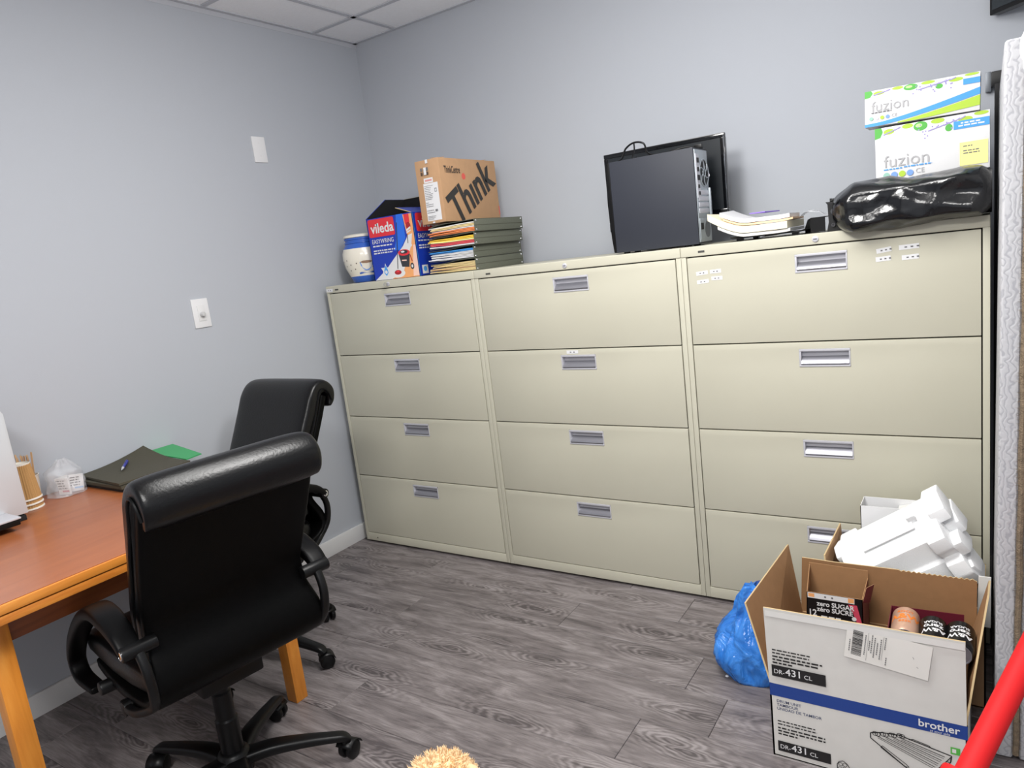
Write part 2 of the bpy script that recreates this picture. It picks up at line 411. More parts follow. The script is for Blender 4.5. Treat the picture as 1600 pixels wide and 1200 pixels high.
for k in range(-17, 8):
    y0 = -1.118+ROW*k; y1 = min(y0+ROW, YB)
    if y0 >= YB: continue
    y0 = max(y0, YF)
    j = known.get(k, random.uniform(0, PL)); x = j-PL*math.ceil((j-XW)/PL)
    while x < XR:
        a, c = max(x, XW), min(x+PL, XR)
        if c-a > 0.02: plank(a, c, y0, y1)
        x += PL
t = 0.1
struct(obj('wall_left', MB().box(XW-t, XW, YF-t, YB+t, -0.12, 2.75), M_wall))
struct(obj('wall_back', MB().box(XW, XR, YB, YB+t, -0.12, 2.75), M_wall))
struct(obj('wall_right', MB().box(XR, XR+t, YF-t, YB+t, -0.12, 2.75), M_wall))
struct(obj('wall_front', MB().box(XW, XR, YF-t, YF, -0.12, 2.75), M_wall))
ceil_ = struct(obj('ceiling', MB().box(XW-t, XR+t, YF-t, YB+t, 2.70, 2.75), M_ceil))
xs = [XW, 0.236, 1.456, 2.676, XR]; ys = [YB, 0.2245]
while ys[-1] > YF: ys.append(max(ys[-1]-0.6095, YF))
tile_mesh = {}
for i in range(len(xs)-1):
    for j in range(len(ys)-1):
        x0, x1, y1, y0 = xs[i], xs[i+1], ys[j], ys[j+1]; key = (round(x1-x0, 3), round(y1-y0, 3))
        if key not in tile_mesh:
            o = obj('ceiling_tile', MB().box(0.004, x1-x0-0.004, 0.004, y1-y0-0.004, 0.004, 0.019), M_ceil, ceil_); tile_mesh[key] = o.data
        else:
            o = bpy.data.objects.new('ceiling_tile', tile_mesh[key]); C.objects.link(o); o.parent = ceil_
        o.location = (x0, y0, ZC)
def bar(x0, x1, y0, y1, nm='grid_bar'): obj(nm, MB().box(x0, x1, y0, y1, ZC-0.001, ZC+0.003), M_grid, ceil_)
for x in xs[1:-1]: bar(x-0.012, x+0.012, YF, YB)
for y in ys[1:-1]: bar(XW, XR, y-0.012, y+0.012)
obj('wall_angle', MB().box(XW, XW+0.022, YF, YB, ZC-0.002, ZC+0.004).box(XW, XR, YB-0.022, YB, ZC-0.002, ZC+0.004).box(XW, XW+0.0015, YF, YB, ZC-0.022, ZC), M_grid, ceil_)
struct(obj('baseboard_left', MB().box(XW, XW+0.013, YF, YB, 0, 0.083), M_trim, bevel=0.003))
struct(obj('baseboard_back', MB().box(XW+0.013, XR, YB-0.013, YB, 0, 0.083), M_trim, bevel=0.003))
struct(obj('baseboard_right', MB().box(XR-0.013, XR, YF, YB-0.013, 0, 0.083), M_trim, bevel=0.003))

# wall plates on the left wall
d = thing('dimmer_switch', 'white dimmer switch plate with a round knob on the grey left wall', 'switch', (XW, -0.657, 1.2345))
obj('plate', MB().box(0, 0.006, -0.0385, 0.0385, 0, 0.121), M_white, d, bevel=0.002)
obj('insert', MB().box(0.006, 0.0085, -0.017, 0.017, 0.028, 0.094), M_trim, d, bevel=0.001)
obj('knob', MB().lathe([(0.0, 0), (0.011, 0), (0.0105, 0.012), (0.008, 0.016), (0.003, 0.017), (0, 0.017)], 24, 0, Matrix.Translation((0.0085, 0.0, 0.055)) @ Matrix.Rotation(PI/2, 4, 'Y')), mat('knob_grey', (196, 196, 196), 0.4), d, smooth=True)
d = thing('blank_wall_plate', 'plain white blank cover plate high on the left wall', 'wall plate', (XW, -0.2095, 1.928))
obj('plate', MB().box(0, 0.006, -0.0355, 0.0355, 0, 0.113), M_white, d, bevel=0.002)
for z in (0.028, 0.085): obj('screw', MB().lathe([(0.003, 0), (0.003, 0.0006)], 10, 0, Matrix.Translation((0.006, 0, z)) @ Matrix.Rotation(PI/2, 4, 'Y')), M_trim, d)

# ================================================================== FILING CABINETS
CW, CD, CH = 0.9052, 0.457, 1.334
DR = [(0.0565, 0.3658), (0.3702, 0.6758), (0.6802, 0.9863), (0.9907, 1.2958)]
def make_cabinet(name_label):
    c = thing('lateral_file_cabinet', name_label, 'cabinet', group='cream lateral file cabinets')
    m = MB()
    m.box(0.0006, 0.0185, 0, CD, 0.012, 1.300).box(CW-0.0185, CW-0.0006, 0, CD, 0.012, 1.300)
    m.box(0.0185, CW-0.0185, CD-0.006, CD, 0.012, 1.300)
    obj('side_panels', m, M_putty, c, bevel=0.0012)
    obj('top_cap', MB().box(0.0004, CW-0.0004, -0.003, CD, 1.2995, CH), M_putty, c, bevel=0.004, seg=3)
    obj('bottom_rail', MB().box(0.0185, CW-0.0185, -0.0002, CD, 0.012, 0.0535), M_putty, c, bevel=0.0012)
    obj('inner_void', MB().box(0.0185, CW-0.0185, 0.021, 0.03, 0.0535, 1.2995), M_dark, c)
    for x in (0.05, CW-0.05):
        for y in (0.04, CD-0.05): obj('glide', MB().cyl((x, y, 0), (x, y, 0.013), 0.014, n=14), M_black, c)
    x0, x1 = 0.0218, CW-0.0222; hw = 0.0775; hc = CW/2+0.004
    for (z0, z1) in reversed(DR):
        xs_ = [x0, hc-hw, hc+hw, x1]; hz = [z0, z1-0.0815, z1-0.0225, z1]
        m = MB(); v = []; f = []
        for y in (0, 0.018):
            for z in hz:
                for x in xs_: v.append((x, y, z))
        for j in range(3):
            for i in range(3):
                if (i, j) == (1, 1): continue
                a = j*4+i; f += [(a, a+1, a+5, a+4), (a+16, a+20, a+21, a+17)]
        ring = [(0, 1), (1, 2), (2, 3), (3, 7), (7, 11), (11, 15), (15, 14), (14, 13), (13, 12), (12, 8), (8, 4), (4, 0), (5, 6), (6, 10), (10, 9), (9, 5)]
        f += [(a, b_, b_+16, a+16) for a, b_ in ring]
        m.add(v, f)
        dr = obj('drawer', m, M_putty, c, bevel=0.0018)
        # recessed pull: pressed aluminium tray with a bright rolled grip along the bottom and a lip along the top
        h = MB(); a0, a1, b0, b1 = hc-hw, hc+hw, z1-0.0815, z1-0.0225
        h.box(a0-0.001, a1+0.001, 0.0165, 0.0178, b0-0.001, b1+0.001)
        h.box(a0, a0+0.006, -0.0015, 0.0165, b0, b1).box(a1-0.004, a1, -0.0015, 0.0165, b0, b1)
        h.box(a0, a1, -0.0022, 0.0165, b1-0.0075, b1).box(a0, a1, -0.0022, 0.0165, b0, b0+0.006)
        hd = obj('pull_tray', h, M_alu2, dr, bevel=0.0009)
        g = MB(); prof = [(-0.002, b0+0.005), (-0.0045, b0+0.011), (-0.001, b0+0.0175), (0.004, b0+0.0235), (0.012, b0+0.030), (0.0165, b0+0.033), (0.0165, b0+0.005)]
        k = len(prof); g.add([(a0+0.006, y, z) for y, z in prof]+[(a1-0.004, y, z) for y, z in prof], [(i, (i+1) % k, (i+1) % k+k, i+k) for i in range(k)]+[tuple(range(k-1, -1, -1)), tuple(range(k, 2*k))])
        obj('pull_grip', g, M_alu, dr, smooth=True, angle=50)
    obj('nameplate', MB().box(0.064, 0.087, -0.0042, -0.002, 1.3115, 1.3185), mat('nameplate_grey', (88, 88, 84), 0.4, metal=0.4), c, bevel=0.0006)
    return c
def dup(root, loc, label):
    r = root.copy(); C.objects.link(r); r.location = loc; r['label'] = label
    for ch in list(root.children):
        k = ch.copy(); C.objects.link(k); k.parent = r
        for g in list(ch.children):
            e = g.copy(); C.objects.link(e); e.parent = k
    return r
cab1 = make_cabinet('cream four drawer file cabinet in the corner, blue mop box on top')
cab2 = dup(cab1, (CW, 0, 0), 'cream four drawer file cabinet standing between the two others')
cab3 = dup(cab1, (2*CW, 0, 0), 'cream four drawer file cabinet with small white label strips on its top drawer')
def drawers(c): return [o for o in c.children if o.name.startswith('drawer')]
# locks: round barrels, the first with its key left in it
for c, x, z in ((cab1, 0.4175, 1.3165), (cab2, 0.441, 1.3155), (cab3, 0.4445, 1.317)):
    l = MB().lathe([(0.0095, 0), (0.0095, 0.003), (0.007, 0.004), (0, 0.0042)], 20, 0, Matrix.Translation((x, -0.003, z)) @ Matrix.Rotation(PI/2, 4, 'X'))
    lk = obj('lock', l, M_alu2, c, smooth=True)
    obj('keyway', MB().box(x-0.0055, x+0.0055, -0.0075, -0.0071, z-0.0012, z+0.0012), M_ink, lk)
    if c is cab1:
        obj('key', MB().box(x-0.001, x+0.001, -0.018, -0.007, z-0.0035, z+0.0035).lathe([(0.0, -.001), (0.0095, -.001), (0.0095, .001), (0, .001)], 18, 0, Matrix.Translation((x, -0.024, z-0.001)) @ Matrix.Rotation(PI/2, 4, 'Y')), M_chrome, lk, smooth=True)
# small stickers
def sticker(par, x, y, z, w_, h_, ang, marks=2):
    s = math.radians(ang); xd = V((math.cos(s), 0, math.sin(s))); yd = V((-math.sin(s), 0, math.cos(s)))
    pl = [(R4(0, 0, w_, h_), 0)]
    for i in range(marks):
        q = w_*(0.28+0.3*i); pl.append((R4(q, h_*0.35, q+w_*0.13, h_*0.62), 1))
    o = deco(par, pl, [M_white, M_inkgrey], (x, y, z), xd, yd, name='label_strip', lift=0.0007, step=0.0004)
    return o
d3 = drawers(cab3)
for i, (x, z, w_, a) in enumerate(((0.052, 1.233, 0.041, 4), (0.101, 1.236, 0.038, 2), (0.053, 1.203, 0.042, 5), (0.104, 1.213, 0.038, 0))):
    sticker(d3[0], x, 0, z, w_, 0.013, a)
for i, (x, z, w_, a) in enumerate(((0.617, 1.2525, 0.041, 7), (0.677, 1.2575, 0.053, 2), (0.614, 1.228, 0.041, 3), (0.684, 1.227, 0.045, 2))):
    sticker(d3[0], x, 0, z, w_, 0.0145, a, 3)
sticker(drawers(cab2)[1], 0.4075, 0, 0.969, 0.052, 0.013, 0, 2)
sticker(cab1, 0.004, -0.003, 1.307, 0.045, 0.0145, 0, 2)
obj('floor_screw', MB().cyl((0.08, -0.001, 0.03), (0.08, 0.002, 0.03), 0.003, n=10), M_ink, cab1)

# ================================================================== ON TOP OF THE CABINETS
TOP = CH
# ---- cookie jar
j = thing('cookie_jar', 'white and blue ceramic jar painted with a coffee cup, at the wall corner', 'jar', (0.128, 0.165, TOP))
M_cer = mat('cream_glaze', (238, 232, 216), 0.22, coat=0.3); M_cerb = mat('blue_glaze', (52, 98, 190), 0.22, coat=0.3)
JP = [(0.062, 0), (0.07, 0.004), (0.079, 0.03), (0.080, 0.032), (0.098, 0.075), (0.106, 0.115), (0.104, 0.145), (0.097, 0.166), (0.0965, 0.168), (0.088, 0.182), (0.084, 0.19)]
obj('body', MB().lathe(JP, 48, [1, 1, 1, 0, 0, 0, 0, 1, 1, 1, 1]), [M_cer, M_cerb], j, smooth=True, angle=60)
obj('neck_band', MB().lathe([(0.084, 0.19), (0.087, 0.192), (0.087, 0.198), (0.083, 0.2), (0.083, 0.207), (0.087, 0.209), (0.087, 0.215), (0.083, 0.217)], 48, 0), [M_cerb], j, smooth=True)
obj('lid', MB().lathe([(0.0835, 0.217), (0.088, 0.220), (0.088, 0.229), (0.080, 0.233), (0.05, 0.236), (0.0, 0.237)], 48, 0), [M_cer], j, smooth=True)
def jr(z):
    for (r0, z0), (r1, z1) in zip(JP, JP[1:]):
        if z0 <= z <= z1: return r0+(r1-r0)*(z-z0)/max(z1-z0, 1e-6)
    return 0.08
def jw(a, z, l):
    r = jr(z)+0.0006+l; t_ = -PI/4+0.05+a/0.1
    return V((r*math.cos(t_), r*math.sin(t_), z))
dots = []
random.seed(3)
for k in range(44):
    a = (k*0.618 % 1)*0.58-0.29; z = 0.042+(k*0.37 % 1)*0.118
    if -0.045 < a < 0.05 and z < 0.15: continue
    dots.append((EL(a, z, 0.0032, n=8), 0))
deco(j, dots, [mat('brown_dot', (92, 78, 70), 0.4)], (0, 0, 0), X_, Y_, 'dots', 0.0003, 0, wrap=jw)
def strip(fn, n=10): return [fn(i/n) for i in range(n+1)]
cup = [([(x, 0.052+0.004*math.cos(x*60)) for x in [-0.045+0.009*i for i in range(11)]]+[(x, 0.043+0.003*math.cos(x*60)) for x in [0.045-0.009*i for i in range(11)]], 0),
       ([(-0.032, 0.098), (-0.028, 0.08), (-0.018, 0.064), (-0.008, 0.056), (0.008, 0.056), (0.018, 0.064), (0.028, 0.08), (0.032, 0.098)], 1),
       ([(-0.032, 0.098), (-0.016, 0.092), (0, 0.090), (0.016, 0.092), (0.032, 0.098), (0.016, 0.103), (0, 0.104), (-0.016, 0.103)], 2),
       ([(0.031, 0.094), (0.046, 0.088), (0.046, 0.074), (0.026, 0.068), (0.03, 0.074), (0.039, 0.078), (0.04, 0.084), (0.031, 0.087)], 0)]
deco(j, cup, [M_cerb, mat('pale_blue_glaze', (120, 158, 222), 0.25), mat('coffee_glaze', (150, 120, 96), 0.3)], (0, 0, 0), X_, Y_, 'painted_cup', 0.0005, 0.0002, wrap=jw)
random.seed(11)

# ---- mop bucket box
BX, BY, BW, BD, BH = 0.268, 0.07, 0.286, 0.29, 0.288
v = thing('mop_box', 'blue and red printed mop and bucket carton with its flaps open, beside the jar', 'box', (BX, BY, TOP))
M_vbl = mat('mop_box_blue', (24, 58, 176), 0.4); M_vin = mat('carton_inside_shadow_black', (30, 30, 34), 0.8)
m = MB(); T4 = 0.003
m.box(0, BW, 0, BD, 0, T4)
m.slab([(0, 0, 0), (BW, 0, 0), (BW, 0, BH), (0, 0, BH)], T4, 0, 1, 0).slab([(BW, 0, 0), (BW, BD, 0), (BW, BD, BH), (BW, 0, BH)], T4, 0, 1, 0)
m.slab([(BW, BD, 0), (0, BD, 0), (0, BD, BH), (BW, BD, BH)], T4, 0, 1, 0).slab([(0, BD, 0), (0, 0, 0), (0, 0, BH), (0, BD, BH)], T4, 0, 1, 0)
obj('carton', m, [M_vbl, M_vin], v, recalc=False)
obj('flap', MB().slab([(0, 0, BH), (0, BD, BH), (0.03, BD-0.02, BH+0.088), (0.03, 0.12, BH+0.088)], 0.003, 1, 0, 0), [M_vbl, M_vin], v, recalc=False)
obj('flap', MB().slab([(BW, BD, BH), (0, BD, BH), (0.0, BD-0.03, BH+0.09), (BW, BD-0.03, BH+0.09)], 0.003, 0, 1, 2), [M_vbl, M_vin, M_manila], v, recalc=False)
obj('flap', MB().slab([(BW, 0, BH), (BW, BD, BH), (BW-0.12, BD-0.02, BH+0.035), (BW-0.12, 0.03, BH+0.035)], 0.003, 0, 2, 2), [M_vbl, M_vin, M_manila], v, recalc=False)
def S(pl, sx, sy): return [(a*sx, b_*sy) for a, b_ in pl]
M_vp = [M_red, M_orange, M_white, mat('bucket_grey', (52, 54, 60), 0.5), M_lblue, mat('bright_blue_print', (40, 110, 226), 0.45), mat('dark_red_print', (170, 36, 44), 0.5), mat('navy_edge', (16, 34, 120), 0.5), mat('pale_pink_print', (244, 204, 188), 0.5)]
ART = [([(0.52, 0.45), (0.60, 0.62), (0.66, 1), (0.80, 1), (0.80, 0.62), (0.66, 0.45)], 5), ([(0.40, 0.005), (0.985, 0.005), (0.985, 0.985), (0.80, 0.985), (0.82, 0.80), (0.84, 0.66), (0.78, 0.5), (0.6, 0.3)], 1),
       ([(0.86, 0.02), (0.985, 0.02), (0.985, 0.5), (0.94, 0.5), (0.9, 0.3)], 8),
       ([(0.02, 0.005), (0.40, 0.005), (0.66, 0.10), (0.9, 0.5), (0.95, 0.68), (0.86, 0.66), (0.72, 0.5), (0.5, 0.33), (0.3, 0.17)], 2),
       ([(0.82, 0.985), (0.93, 0.985), (0.93, 0.86), (0.88, 0.78), (0.83, 0.84)], 0), (EL(0.89, 0.8, 0.05, 0.06), 6), ([(0.84, 0.72), (0.93, 0.76), (0.93, 0.79), (0.84, 0.75)], 2), ([(0.84, 0.69), (0.93, 0.72), (0.93, 0.74), (0.84, 0.71)], 2),
       (LN(0.845, 0.68, 0.835, 0.50, 0.014), 3), (EL(0.835, 0.50, 0.08, 0.035), 2),
       ([(0.60, 0.40), (0.645, 0.18), (0.80, 0.165), (0.845, 0.40)], 3), (EL(0.722, 0.40, 0.125, 0.05), 0), (EL(0.722, 0.41, 0.085, 0.03), 3), (EL(0.70, 0.415, 0.04, 0.015), 2),
       (EL(0.862, 0.175, 0.04, 0.05), 3), (EL(0.862, 0.175, 0.02, 0.025), 2), (LN(0.845, 0.36, 0.875, 0.25, 0.018), 6),
       ([(0.66, 0.27), (0.76, 0.265), (0.76, 0.285), (0.66, 0.29)], 8),
       (LN(0.655, 0.88, 0.545, 0.14, 0.016), 3), (EL(0.54, 0.085, 0.155, 0.07), 2), (EL(0.54, 0.10, 0.075, 0.038), 6), (EL(0.54, 0.115, 0.035, 0.016), 0),
       ([(0.285, 0.27), (0.31, 0.2), (0.38, 0.2), (0.345, 0.14), (0.38, 0.08), (0.31, 0.085), (0.285, 0.02), (0.25, 0.085), (0.18, 0.07), (0.22, 0.14), (0.18, 0.2), (0.26, 0.2)], 2),
       ([(0.285, 0.24), (0.325, 0.16), (0.33, 0.11), (0.285, 0.06), (0.24, 0.11), (0.245, 0.16)], 4), (EL(0.285, 0.125, 0.028), 2),
       (RR(0.03, 0.70, 0.60, 0.985, 0.03), 0), ([(0.2, 0.90), (0.245, 0.915), (0.23, 0.865)], 3)]
deco(v, [(S(p, BW, BH), i) for p, i in ART]+lines(0.075*BW, 0.545*BH, 1, 1, 0.11, 0.14, 0.006, 2)+lines(0.075*BW, 0.47*BH, 1, 1, 0.13, 0.14, 0.006, 2)+lines(0.075*BW, 0.43*BH, 1, 1, 0.11, 0.12, 0.006, 2), M_vp, (0, 0, 0), X_, Z_, 'front_print')
text(v, [('vileda', 0.085*BW, 0.765*BH, 0.062, dict(bold=0.022, sx=1.0)), ('EASYWRING', 0.07*BW, 0.595*BH, 0.0285, dict(bold=0.006, sx=0.86))], (0, 0, 0), X_, Z_, M_white)
deco(v, [(RR(0.018, 0.70*BH, 0.19, 0.985*BH, 0.01), 0), (R4(0.02, 0.035*BH, 0.062, 0.17*BH), 2), (EL(0.041, 0.11*BH, 0.012), 4), (R4(0, 0, 0.003, BH), 4)]+lines(0.018, 0.545*BH, 1, 1, 0.10, 0.12, 0.006, 2)+lines(0.018, 0.47*BH, 1, 1, 0.10, 0.12, 0.006, 2)+lines(0.018, 0.43*BH, 1, 1, 0.10, 0.12, 0.006, 2), M_vp, (BW, 0, 0), Y_, Z_, 'side_print_or_shade')
text(v, [('vileda', 0.032, 0.765*BH, 0.062, dict(bold=0.022)), ('EASYWRING', 0.018, 0.595*BH, 0.0285, dict(bold=0.006, sx=0.86))], (BW, 0, 0), Y_, Z_, M_white)

# ---- stack of four legal hanging folders, spines towards the room
FL = [('bottom folder of the green stack, tan papers and manila tabs inside', [(M_manila, 3), (M_kraftbox, 1), (M_manila, 3), (M_manila, 2)]),
      ('second folder up in the green stack, white sheets inside', [(M_white, 3), (M_offwhite, 1), (M_white, 2), (M_lblue, 2)]),
      ('third folder up in the green stack, blue, red and yellow sheets inside', [(M_white, 1), (mat('pink_red_paper', (226, 84, 92), 0.6), 2), (M_yellow, 1), (mat('golden_paper', (248, 206, 70), 0.6), 2)]),
      ('topmost folder of the green stack, orange and cream sheets inside', [(mat('orange_paper', (240, 140, 84), 0.6), 3), (M_white, 1), (M_manila, 2), (M_offwhite, 1)])]
FH = 0.0535
offs = [(0, 0), (-0.006, 0.004), (0.010, -0.002), (0.018, 0.0)]
for i, (lab, pap) in enumerate(FL):
    f = thing('hanging_folder', lab, 'folder', (0.912+offs[i][0], 0.016+offs[i][1], TOP+FH*i), group='stacked green hanging folders')
    h = FH-0.0012; L = 0.375; Wd = 0.245
    obj('spine', MB().box(-0.0022, 0, 0, L, 0.0, h), M_olive, f, bevel=0.0008)
    obj('crease', MB().box(0, 0.0006, 0, L, h*0.5-0.0007, h*0.5+0.0007), M_oliveD, f)
    for sgn, z in ((0, 0.0), (1, h-0.0016)):
        m = MB(); n = 10; vv = []
        for a in range(n+1):
            x = -Wd*a/n; dz = -0.010*(a/n)**2*(1 if sgn else 0)+0.004*math.sin(a*0.7+i)*(a/n)*(1 if sgn else 0)
            for y in (0, L): vv += [(x, y, z+dz), (x, y, z+dz+0.0016)]
        ff = []
        for a in range(n):
            k = a*4; ff += [(k, k+4, k+6, k+2), (k+1, k+3, k+7, k+5), (k, k+1, k+5, k+4), (k+2, k+6, k+7, k+3)]
        ff += [(0, 2, 3, 1), (n*4, n*4+1, n*4+3, n*4+2)]
        obj('cover', m.add(vv, ff), M_olive, f)
    rv = MB()
    for y in (0.012, L-0.012):
        for z in (0.008, h-0.008): rv.lathe([(0.0042, 0), (0.0036, 0.0012), (0.0015, 0.0018), (0, 0.0018)], 10, 0, Matrix.Translation((0, y, z)) @ Matrix.Rotation(PI/2, 4, 'Y'))
    obj('rivets', rv, M_chrome, f, smooth=True)
    z = 0.004; tot = sum(p[1] for p in pap); dz = (h-0.013)/tot
    for pm, k in pap:
        for q in range(k):
            e = random.uniform(-0.018, 0.006); yy = random.uniform(-0.006, 0.006); m = MB(); n = 8; th = dz*0.72
            bend = random.uniform(-0.003, 0.003)-(0.0045 if i == 3 else 0)
            vv = []
            for a in range(n+1):
                x = -0.006-(Wd+e)*a/n; zz = z+bend*(a/n)**2+0.0012*math.sin(a+q)*(a/n)
                zz = max(0.0018, min(zz, h-0.0016-0.0105*(a/n)**2-th))
                for y in (0.004+yy*(a/n), L-0.006+yy): vv += [(x, y, zz), (x, y, zz+th)]
            ff = []
            for a in range(n):
                kk = a*4; ff += [(kk, kk+4, kk+6, kk+2), (kk+1, kk+3, kk+7, kk+5), (kk, kk+1, kk+5, kk+4), (kk+2, kk+6, kk+7, kk+3)]
            ff += [(0, 2, 3, 1), (n*4, n*4+1, n*4+3, n*4+2)]
            obj('sheet', m.add(vv, ff), pm, f); z += dz

# ---- computer carton on the folders
TX0, TY0, TW, TD, TH = 0.643, 0.028, 0.131, 0.425, 0.268
tb = thing('computer_carton', 'brown carton with one big slanted word and a red dot, on the green folders', 'box', (TX0, TY0, TOP+4*FH+0.0055))
obj('carton', MB().box(0, TW, 0, TD, 0, TH), M_kraftbox, tb, bevel=0.003)
obj('flap', MB().slab([(TW-0.004, 0.02, TH), (TW-0.004, 0.05, TH+0.005), (TW-0.05, 0.05, TH+0.008), (TW-0.05, 0.012, TH+0.006)], 0.002), M_kraftbox, tb)
obj('flap', MB().slab([(TW-0.004, 0.32, TH), (TW-0.004, 0.36, TH+0.004), (TW-0.05, 0.36, TH+0.008), (TW-0.05, 0.31, TH+0.004)], 0.002), M_kraftbox, tb)
pl = [(R4(0.034, 0.012, 0.113, 0.170), 0), (R4(0.040, 0.172, 0.090, 0.192), 0), (R4(0.046, 0.178, 0.084, 0.186), 2), (R4(0.092, 0.13, 0.104, 0.146), 1), (R4(0.0945, 0.133, 0.1015, 0.143), 0)]
pl += lines(0.038, 0.158, 9, 0.007, 0.03, 0.05, 0.0022, 1)+lines(0.038, 0.088, 3, 0.008, 0.015, 0.05, 0.0022, 1)+lines(0.038, 0.055, 2, 0.009, 0.03, 0.06, 0.0022, 1)+lines(0.04, 0.03, 3, 0.006, 0.03, 0.05, 0.002, 1)
pl += [(R4(0.085, 0.05, 0.098, 0.058), 1)]
for k in range(3):
    for q in range(2): pl.append((R4(0.03+0.016*k, 0.205+0.018*q, 0.041+0.016*k, 0.218+0.018*q), 1 if (k+q) % 2 else 3))
pl += [(R4(0.048, 0.206, 0.062, 0.237), 0), (R4(0.062, 0.252, 0.075, 0.2675), 0), (R4(0.062, 0.001, 0.075, 0.007), 0)]
deco(tb, pl, [M_white, M_inkgrey, mat('pale_red_print', (214, 150, 146), 0.6), mat('brown_ink', (84, 66, 54), 0.7)], (0, 0, 0), X_, Z_, 'shipping_label')
M_th = mat('charcoal_print', (52, 50, 48), 0.6)
text(tb, [('Th\u0131nk', 0.086, -0.020, 0.198, dict(ang=30, bold=0.026, sx=0.80))], (TW, 0, 0), Y_, Z_, M_th, 'big_lettering')
text(tb, [('ThinkCentre', 0.030, 0.205, 0.042, dict(bold=0.012, sx=0.52))], (TW, 0, 0), Y_, Z_, M_th)
deco(tb, [(EL(0.167, 0.192, 0.014), 0), (R4(TD-0.008, 0.02, TD-0.001, 0.06), 0)], [mat('coral_print', (222, 96, 84), 0.6)], (TW, 0, 0), Y_, Z_, 'dot')

# ---- computer tower
PX, PY, PW, PT, PH = 1.527, 0.05, 0.338, 0.148, 0.336
pc = thing('computer_tower', 'dark grey desktop computer tower standing sideways on the middle cabinet', 'computer', (PX, PY, TOP))
M_case = mat('case_black', (44, 47, 56), 0.55, spec=0.4, bump=0.05, bscale=500)
obj('case', MB().box(0.018, PW-0.002, 0, PT, 0.006, PH), M_case, pc, bevel=0.002)
obj('front_bezel', MB().prism([(0, 0.008), (0.0185, 0.006), (0.0185, PH+0.001), (0.004, PH-0.004), (-0.004, PH*0.5)], (0, 0, 0), X_, Z_, -0.0), M_blackm, pc) if False else obj('front_bezel', MB().add([(x, y, z) for y in (-0.0015, PT+0.0015) for x, z in ((0.0185, 0.006), (0.0185, PH), (0.004, PH-0.006), (-0.001, PH*0.55), (0.004, 0.06), (0.009, 0.008))], [(0, 1, 2, 3, 4, 5), (11, 10, 9, 8, 7, 6)]+[(i, (i+1) % 6, (i+1) % 6+6, i+6) for i in range(6)]), M_black, pc, bevel=0.002)
for x in (0.05, PW-0.05):
    for y in (0.025, PT-0.025): obj('rubber_foot', MB().cyl((x, y, 0), (x, y, 0.0065), 0.012, n=14), M_blackm, pc)
M_zinc = mat('zinc_steel', (176, 184, 190), 0.4, metal=0.4)
rp = obj('rear_panel', MB().box(PW-0.002, PW+0.0005, 0.008, PT-0.008, 0.012, PH-0.006), M_zinc, pc, bevel=0.0004)
fx = PW+0.0006
obj('fan_backing', MB().lathe([(0.046, 0), (0.046, 0.0004)], 32, 0, Matrix.Translation((fx, 0.094, 0.252)) @ Matrix.Rotation(PI/2, 4, 'Y')), M_ink, rp)
fg = MB()
for r in (0.012, 0.0475):
    fg.tube([(fx+0.0012, 0.094+r*math.cos(a*PI/8), 0.252+r*math.sin(a*PI/8)) for a in range(17)], 0.0022, 5, 1)
for a in range(6):
    c_, s_ = math.cos(a*PI/3+0.3), math.sin(a*PI/3+0.3)
    fg.tube([(fx+0.0012, 0.094+0.012*c_, 0.252+0.012*s_), (fx+0.0012, 0.094+0.03*math.cos(a*PI/3+0.45), 0.252+0.03*math.sin(a*PI/3+0.45)), (fx+0.0012, 0.094+0.0475*math.cos(a*PI/3+0.75), 0.252+0.0475*math.sin(a*PI/3+0.75))], 0.0022, 5, 2)
obj('fan_grille', fg, M_zinc, rp, smooth=True)
io = MB().box(fx, fx+0.002, 0.013, 0.045, 0.165, 0.315); obj('port_plate', io, M_alu2, rp)
po = MB()
for z, h_, y0, y1 in ((0.285, 0.016, 0.02, 0.038), (0.255, 0.014, 0.02, 0.036), (0.225, 0.018, 0.018, 0.04), (0.198, 0.012, 0.022, 0.034), (0.175, 0.012, 0.022, 0.036)): po.box(fx+0.002, fx+0.004, y0, y1, z, z+h_)
obj('ports', po, M_ink, rp)
for k in range(4): obj('slot_cover', MB().box(fx, fx+0.0022, 0.02, 0.125, 0.112+0.021*k, 0.128+0.021*k), M_alu2, rp, bevel=0.0005)
obj('slot_bracket', MB().box(fx, fx+0.008, 0.126, 0.139, 0.105, 0.2), M_zinc, rp, bevel=0.001)
obj('power_supply', MB().box(fx, fx+0.002, 0.014, 0.134, 0.018, 0.094), M_zinc, rp, bevel=0.0006)
obj('power_inlet', MB().box(fx+0.002, fx+0.004, 0.02, 0.045, 0.055, 0.078), M_ink, rp)
obj('vent', MB().lathe([(0.03, 0), (0.03, 0.0006)], 24, 0, Matrix.Translation((fx+0.0021, 0.092, 0.056)) @ Matrix.Rotation(PI/2, 4, 'Y')), mat('vent_grey', (120, 124, 128), 0.5, metal=0.5), rp)
obj('lock_ring', MB().tube([(fx+0.004, PT-0.012+0.007*math.cos(a*PI/6), 0.245+0.007*math.sin(a*PI/6)) for a in range(13)], 0.0017, 6, 1), M_chrome, pc, smooth=True)
